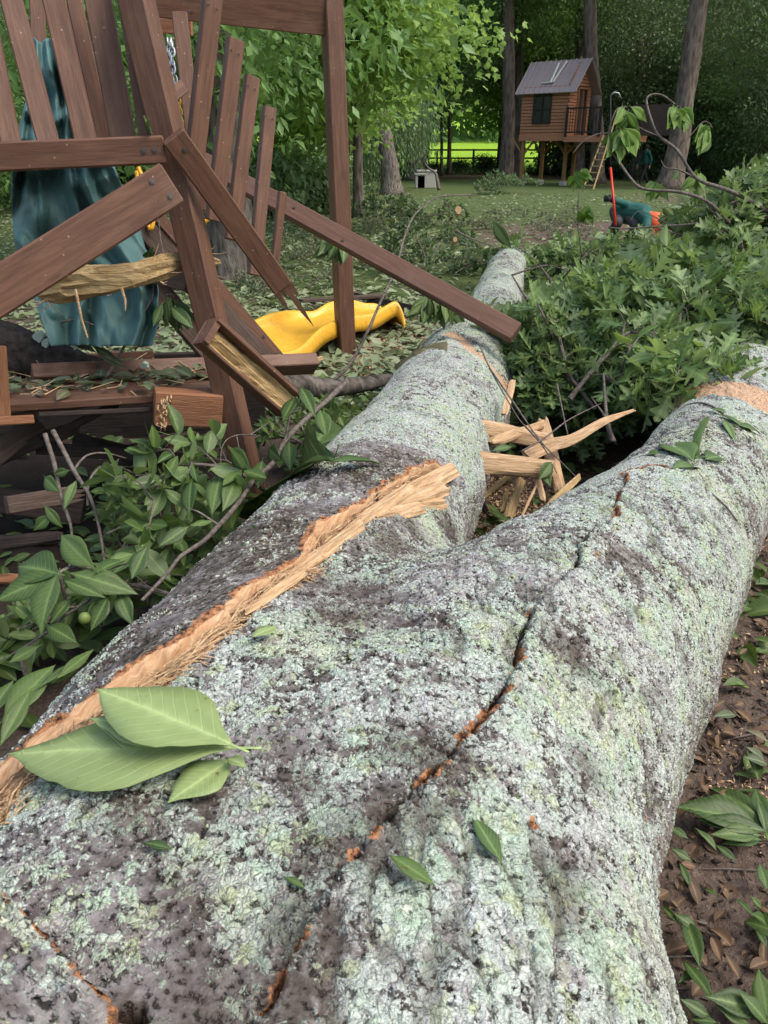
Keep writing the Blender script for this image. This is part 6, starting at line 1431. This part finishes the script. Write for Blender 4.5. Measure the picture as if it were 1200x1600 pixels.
# a thin root-like twig lying on top of the right fork
def surf_twig(name, label, pts, rad):
    sp = [on_trunk(*q, .008)[0] for q in pts]; r = empty(name, sp[0], label, 'twig'); m = MB(); m.tube(smooth_path(sp, 5), rad, 6); m.build('stem', M['twig'], r, smooth=True)
surf_twig('thin_twig', 'thin dark twig curving over the right fork just below the pale peeled band', [(1050, 655), (1070, 637), (1090, 631), (1110, 635), (1130, 648)], .004)
surf_twig('thin_twig', 'thin dark twig lying across the right fork below the hole', [(1000, 745), (1030, 741), (1070, 748), (1100, 765), (1130, 790), (1150, 815)], .0028)

# ------------------------------------------------------------------ torn fibres along the long split (parts of the fallen tree)
def fibres():
    m = MB(); rr = random.Random(12); S = [Vector(p) for p in SPLIT]
    for i in range(1500):
        u = rr.random()**.9*(len(S)-1.01); k = int(u); p = S[k].lerp(S[k+1], u-k); tdir = (S[k+1]-S[k]).normalized(); w_ = np.interp(u, range(len(SPLITW)), SPLITW)
        n = Vector(grad(np.array(p)[None])[0]); sdv = tdir.cross(n).normalized(); along = rr.random() < .7; off = sdv*(rr.uniform(-1.5, 1.2) if along else rr.uniform(-.2, 1.2))*w_
        q = p+off-n*rr.uniform(.004, .016); ln = rr.uniform(.012, .045)*(1.7 if along else 1); d = ((tdir*rr.choice((-1, 1))+sdv*rr.uniform(-.1, .35)+n*rr.uniform(.0, .25)) if along else (tdir*rr.uniform(-.5, 1)+sdv*rr.uniform(.2, 1.1)+n*rr.uniform(-.05, .5))).normalized()
        m.tube([q, q+d*ln*.5+n*.004, q+d*ln-n*.002], [.0013, .0011, .0003], 3)
    o = m.build('torn_fibres', M['fresh'], TREE); tag(o, kind='stuff')
    for i, (a, b, wd_, lf) in enumerate((((560, 815), (706, 736), .050, .030), ((600, 800), (690, 765), .050, .030), ((585, 812), (650, 795), .045, .022), ((520, 850), (640, 765), .035, .022), ((620, 785), (694, 790), .04, .02), ((450, 905), (560, 825), .03, .014), ((380, 960), (470, 900), .02, .012))):
        pa = on_trunk(*a, .004)[0]; pb = on_trunk(*b, lf)[0]; rr = random.Random(i); Mx = orient(pa, pb, grad(np.array(pb)[None])[0]); L = (pb-pa).length; mm = MB(); nx, ny = 12, 8; V = []; F = []
        for sgn in (1, -1):
            for ix in range(nx):
                for iy in range(ny):
                    u = ix/(nx-1); v = iy/(ny-1)-.5; z = (.012*(1-abs(v)*1.6)+.010*mnoise.noise(Vector((u*2, iy*1.3, i*7))))*sgn; e = .022*rr.uniform(-1, .6) if ix == nx-1 else 0
                    V.append((-L/2+L*u+(e if sgn == 1 else 0), v*wd_*(.45+.55*min(1, u*3)), z-.004))
        for s_ in range(2):
            for ix in range(nx-1):
                for iy in range(ny-1):
                    q = s_*nx*ny+ix*ny+iy; F.append((q, q+ny, q+ny+1, q+1) if s_ == 0 else (q, q+1, q+ny+1, q+ny))
        q = nx*ny
        for iy in range(ny-1): F.append(((nx-1)*ny+iy, q+(nx-1)*ny+iy, q+(nx-1)*ny+iy+1, (nx-1)*ny+iy+1))
        mm.add(V, F); mm.build('torn_wood', M['fresh'], TREE, Mx)
fibres()
def bark_slab():
    # thick plate of bark broken loose at the lower left, with a torn orange edge
    nx, ny = 38, 38; T = []; side_w = []
    for i in range(nx):
        for j in range(ny):
            u = i/(nx-1); v = j/(ny-1); rag = 16*mnoise.noise(Vector((v*7, 2, 1)))+7*mnoise.noise(Vector((v*23, 5, 1)))
            px = -95+(95+190*v+rag)*u; py = 1432+v*230+6*mnoise.noise(Vector((u*9, 3, 3)))
            p = hit(px, py)
            if p is None: p = T[-1][0]-T[-1][1]*T[-1][2]
            n = grad(p[None])[0]; l_ = .052+.016*min(1, .35+(1-abs(2*u-1))*1.2)+.010*mnoise.noise(Vector((u*6, v*9, 7)))
            T.append((p+n*l_, n, l_)); side_w.append(u > .94 or v < .03)
    top = np.array([t[0] for t in T]); bot = np.array([t[0]-t[1]*(t[2]+.012) for t in T]); k = nx*ny
    F = [(i*ny+j, (i+1)*ny+j, (i+1)*ny+j+1, i*ny+j+1) for i in range(nx-1) for j in range(ny-1)]; S_ = []
    for j in range(ny-1): a = (nx-1)*ny+j; S_.append((a, k+a, k+a+1, a+1)); S_.append((j, j+1, k+j+1, k+j))
    for i in range(nx-1): a = i*ny; S_.append((a, k+a, k+a+ny, a+ny)); b = a+ny-1; S_.append((b, b+ny, k+b+ny, k+b))
    cam_ = np.concatenate([np.array(side_w, float)*.6, np.full(k, .8)]); lich = np.concatenate([.12+.5*vnoise(top, 9, 2, 5), np.full(k, -.4)])
    me = mesh_np('bark_slab', np.concatenate([top, bot]), np.array(F+S_), True, {'cambium': cam_, 'lich': lich, 'mauve': np.full(2*k, .75)})
    link('bark_slab', me, bpy.data.materials['lichen_bark'], TREE)
bark_slab()
# more broken pieces in and around the hollow
for i, (a, b, w_, t_, mt, lb) in enumerate((
    ((20, 700, 2.9), (120, 668, 3.1), .06, .03, 'deckwood', 'grey broken board slanting in the hollow at the left'),
    ((150, 740, 3.0), (330, 760, 3.1), .07, .04, 'darkwood', 'long dark joist lying low across the hollow'),
    ((210, 700, 3.2), (300, 672, 3.4), .05, .03, 'deckwood', 'short grey board end in the middle of the hollow'),
    ((250, 690, 2.9), (330, 700, 2.9), .03, .02, 'timber', 'reddish splintered stick beside the foot of the corner post'),
    ((300, 690, 2.8), (345, 672, 2.85), .02, .015, 'yellow_wood', 'small torn wood scrap beside the foot of the corner post'),
    ((-20, 850, 2.6), (90, 838, 2.6), .05, .03, 'darkwood', 'dark plank on the ground at the left edge above the leaves'),
    ((0, 905, 2.2), (100, 903, 2.2), .03, .02, 'timber', 'orange lath under the glossy leaves at the left edge'),
    ((440, 572, 3.9), (505, 560, 4.0), .03, .02, 'fresh', 'pale splintered end of the level fallen rail'),
    ((170, 600, 3.0), (260, 596, 3.1), .02, .01, 'fresh', 'thin pale splinter lying on the deck edge'))):
    splinter(a, b, w_, t_, i+60, mt, lb, name='broken_board')
# ------------------------------------------------------------------ odds and ends on the far lawn
r = empty('storage_box', G(664, 294), 'small grey box standing on the lawn below the dark tree left of the meadow', 'box')
for (px, w_, h_, mt) in ((656, .40, .5, 'siding'), (666, .75, .62, 'concrete')):
    g = G(px, 294); m = MB(); m.box((g.x, g.y, g.z+h_/2), (w_, .5, h_), bev=.03); m.box((g.x, g.y, g.z+h_+.03), (w_+.06, .56, .06), bev=.01); m.build('box', M[mt], r)
stem_thing('white_branch', 'bent pale bare branch standing on the lawn left of the tree house', [[(686, 296, 24), (683, 280, 24), (680, 270, 24), (670, 263, 24), (664, 255, 24)]], .06, [])
stem_thing('slope_rail', 'pale weathered rail lying down the slope behind the last picket', [[(430, 234, 22), (460, 247, 21.5), (490, 262, 21)]], .05, [])
for px, py, s_, lb in ((716, 328, .10, 'pale cut branch end in the brush heap, highest of three'), (617, 345, .06, 'small orange cut end in the left part of the brush'), (711, 374, .04, 'round pale cut end in the nearer brush heap')):
    q = P(px, py, 13 if py < 350 else 8.2); m = MB(); m.tube([q+Vector((s_*.3, .5, -.1)), q], [s_*.55, s_*.6], 10, wob=.3); rr_ = empty('cut_branch', q, lb, 'cut branch'); m.build('wood', M['fresh'], rr_)
# ------------------------------------------------------------------ labels: where copies share a label, say which one by its place
_1 = ['', 'first', 'second', 'third', 'fourth', 'fifth', 'sixth', 'seventh', 'eighth', 'ninth', 'tenth', 'eleventh', 'twelfth', 'thirteenth', 'fourteenth', 'fifteenth', 'sixteenth', 'seventeenth', 'eighteenth', 'nineteenth']
def ordinal(n):
    if n < 20: return _1[n]
    t, u = divmod(n, 10); tens = ['', '', 'twent', 'thirt', 'fort', 'fift', 'sixt'][t]
    return tens+'ieth' if u == 0 else tens+'y-'+_1[u]
def project(p):
    d = np.array(p)-C0; z = d@cF; return (600+1200*(d@cR)/max(z, .01), 800-1200*(d@cU)/max(z, .01))
same = {}
for o in col.objects:
    if o.parent is None and o.get('label') and o.get('group'): same.setdefault(o['label'], []).append(o)
for lb, os_ in same.items():
    if len(os_) < 2: continue
    pr = {o: project(o.location) for o in os_}; nb = 1 if len(os_) <= 14 else (3 if len(os_) < 60 else 5)
    names = {1: [''], 3: ['top row ', 'middle row ', 'bottom row '], 5: ['top row ', 'upper row ', 'middle row ', 'lower row ', 'bottom row ']}[nb]
    os_.sort(key=lambda o: pr[o][1])
    for b in range(nb):
        part = sorted(os_[len(os_)*b//nb:len(os_)*(b+1)//nb], key=lambda o: pr[o][0])
        for i, o in enumerate(part): o['label'] = lb+', '+names[b]+ordinal(i+1)+' from left'
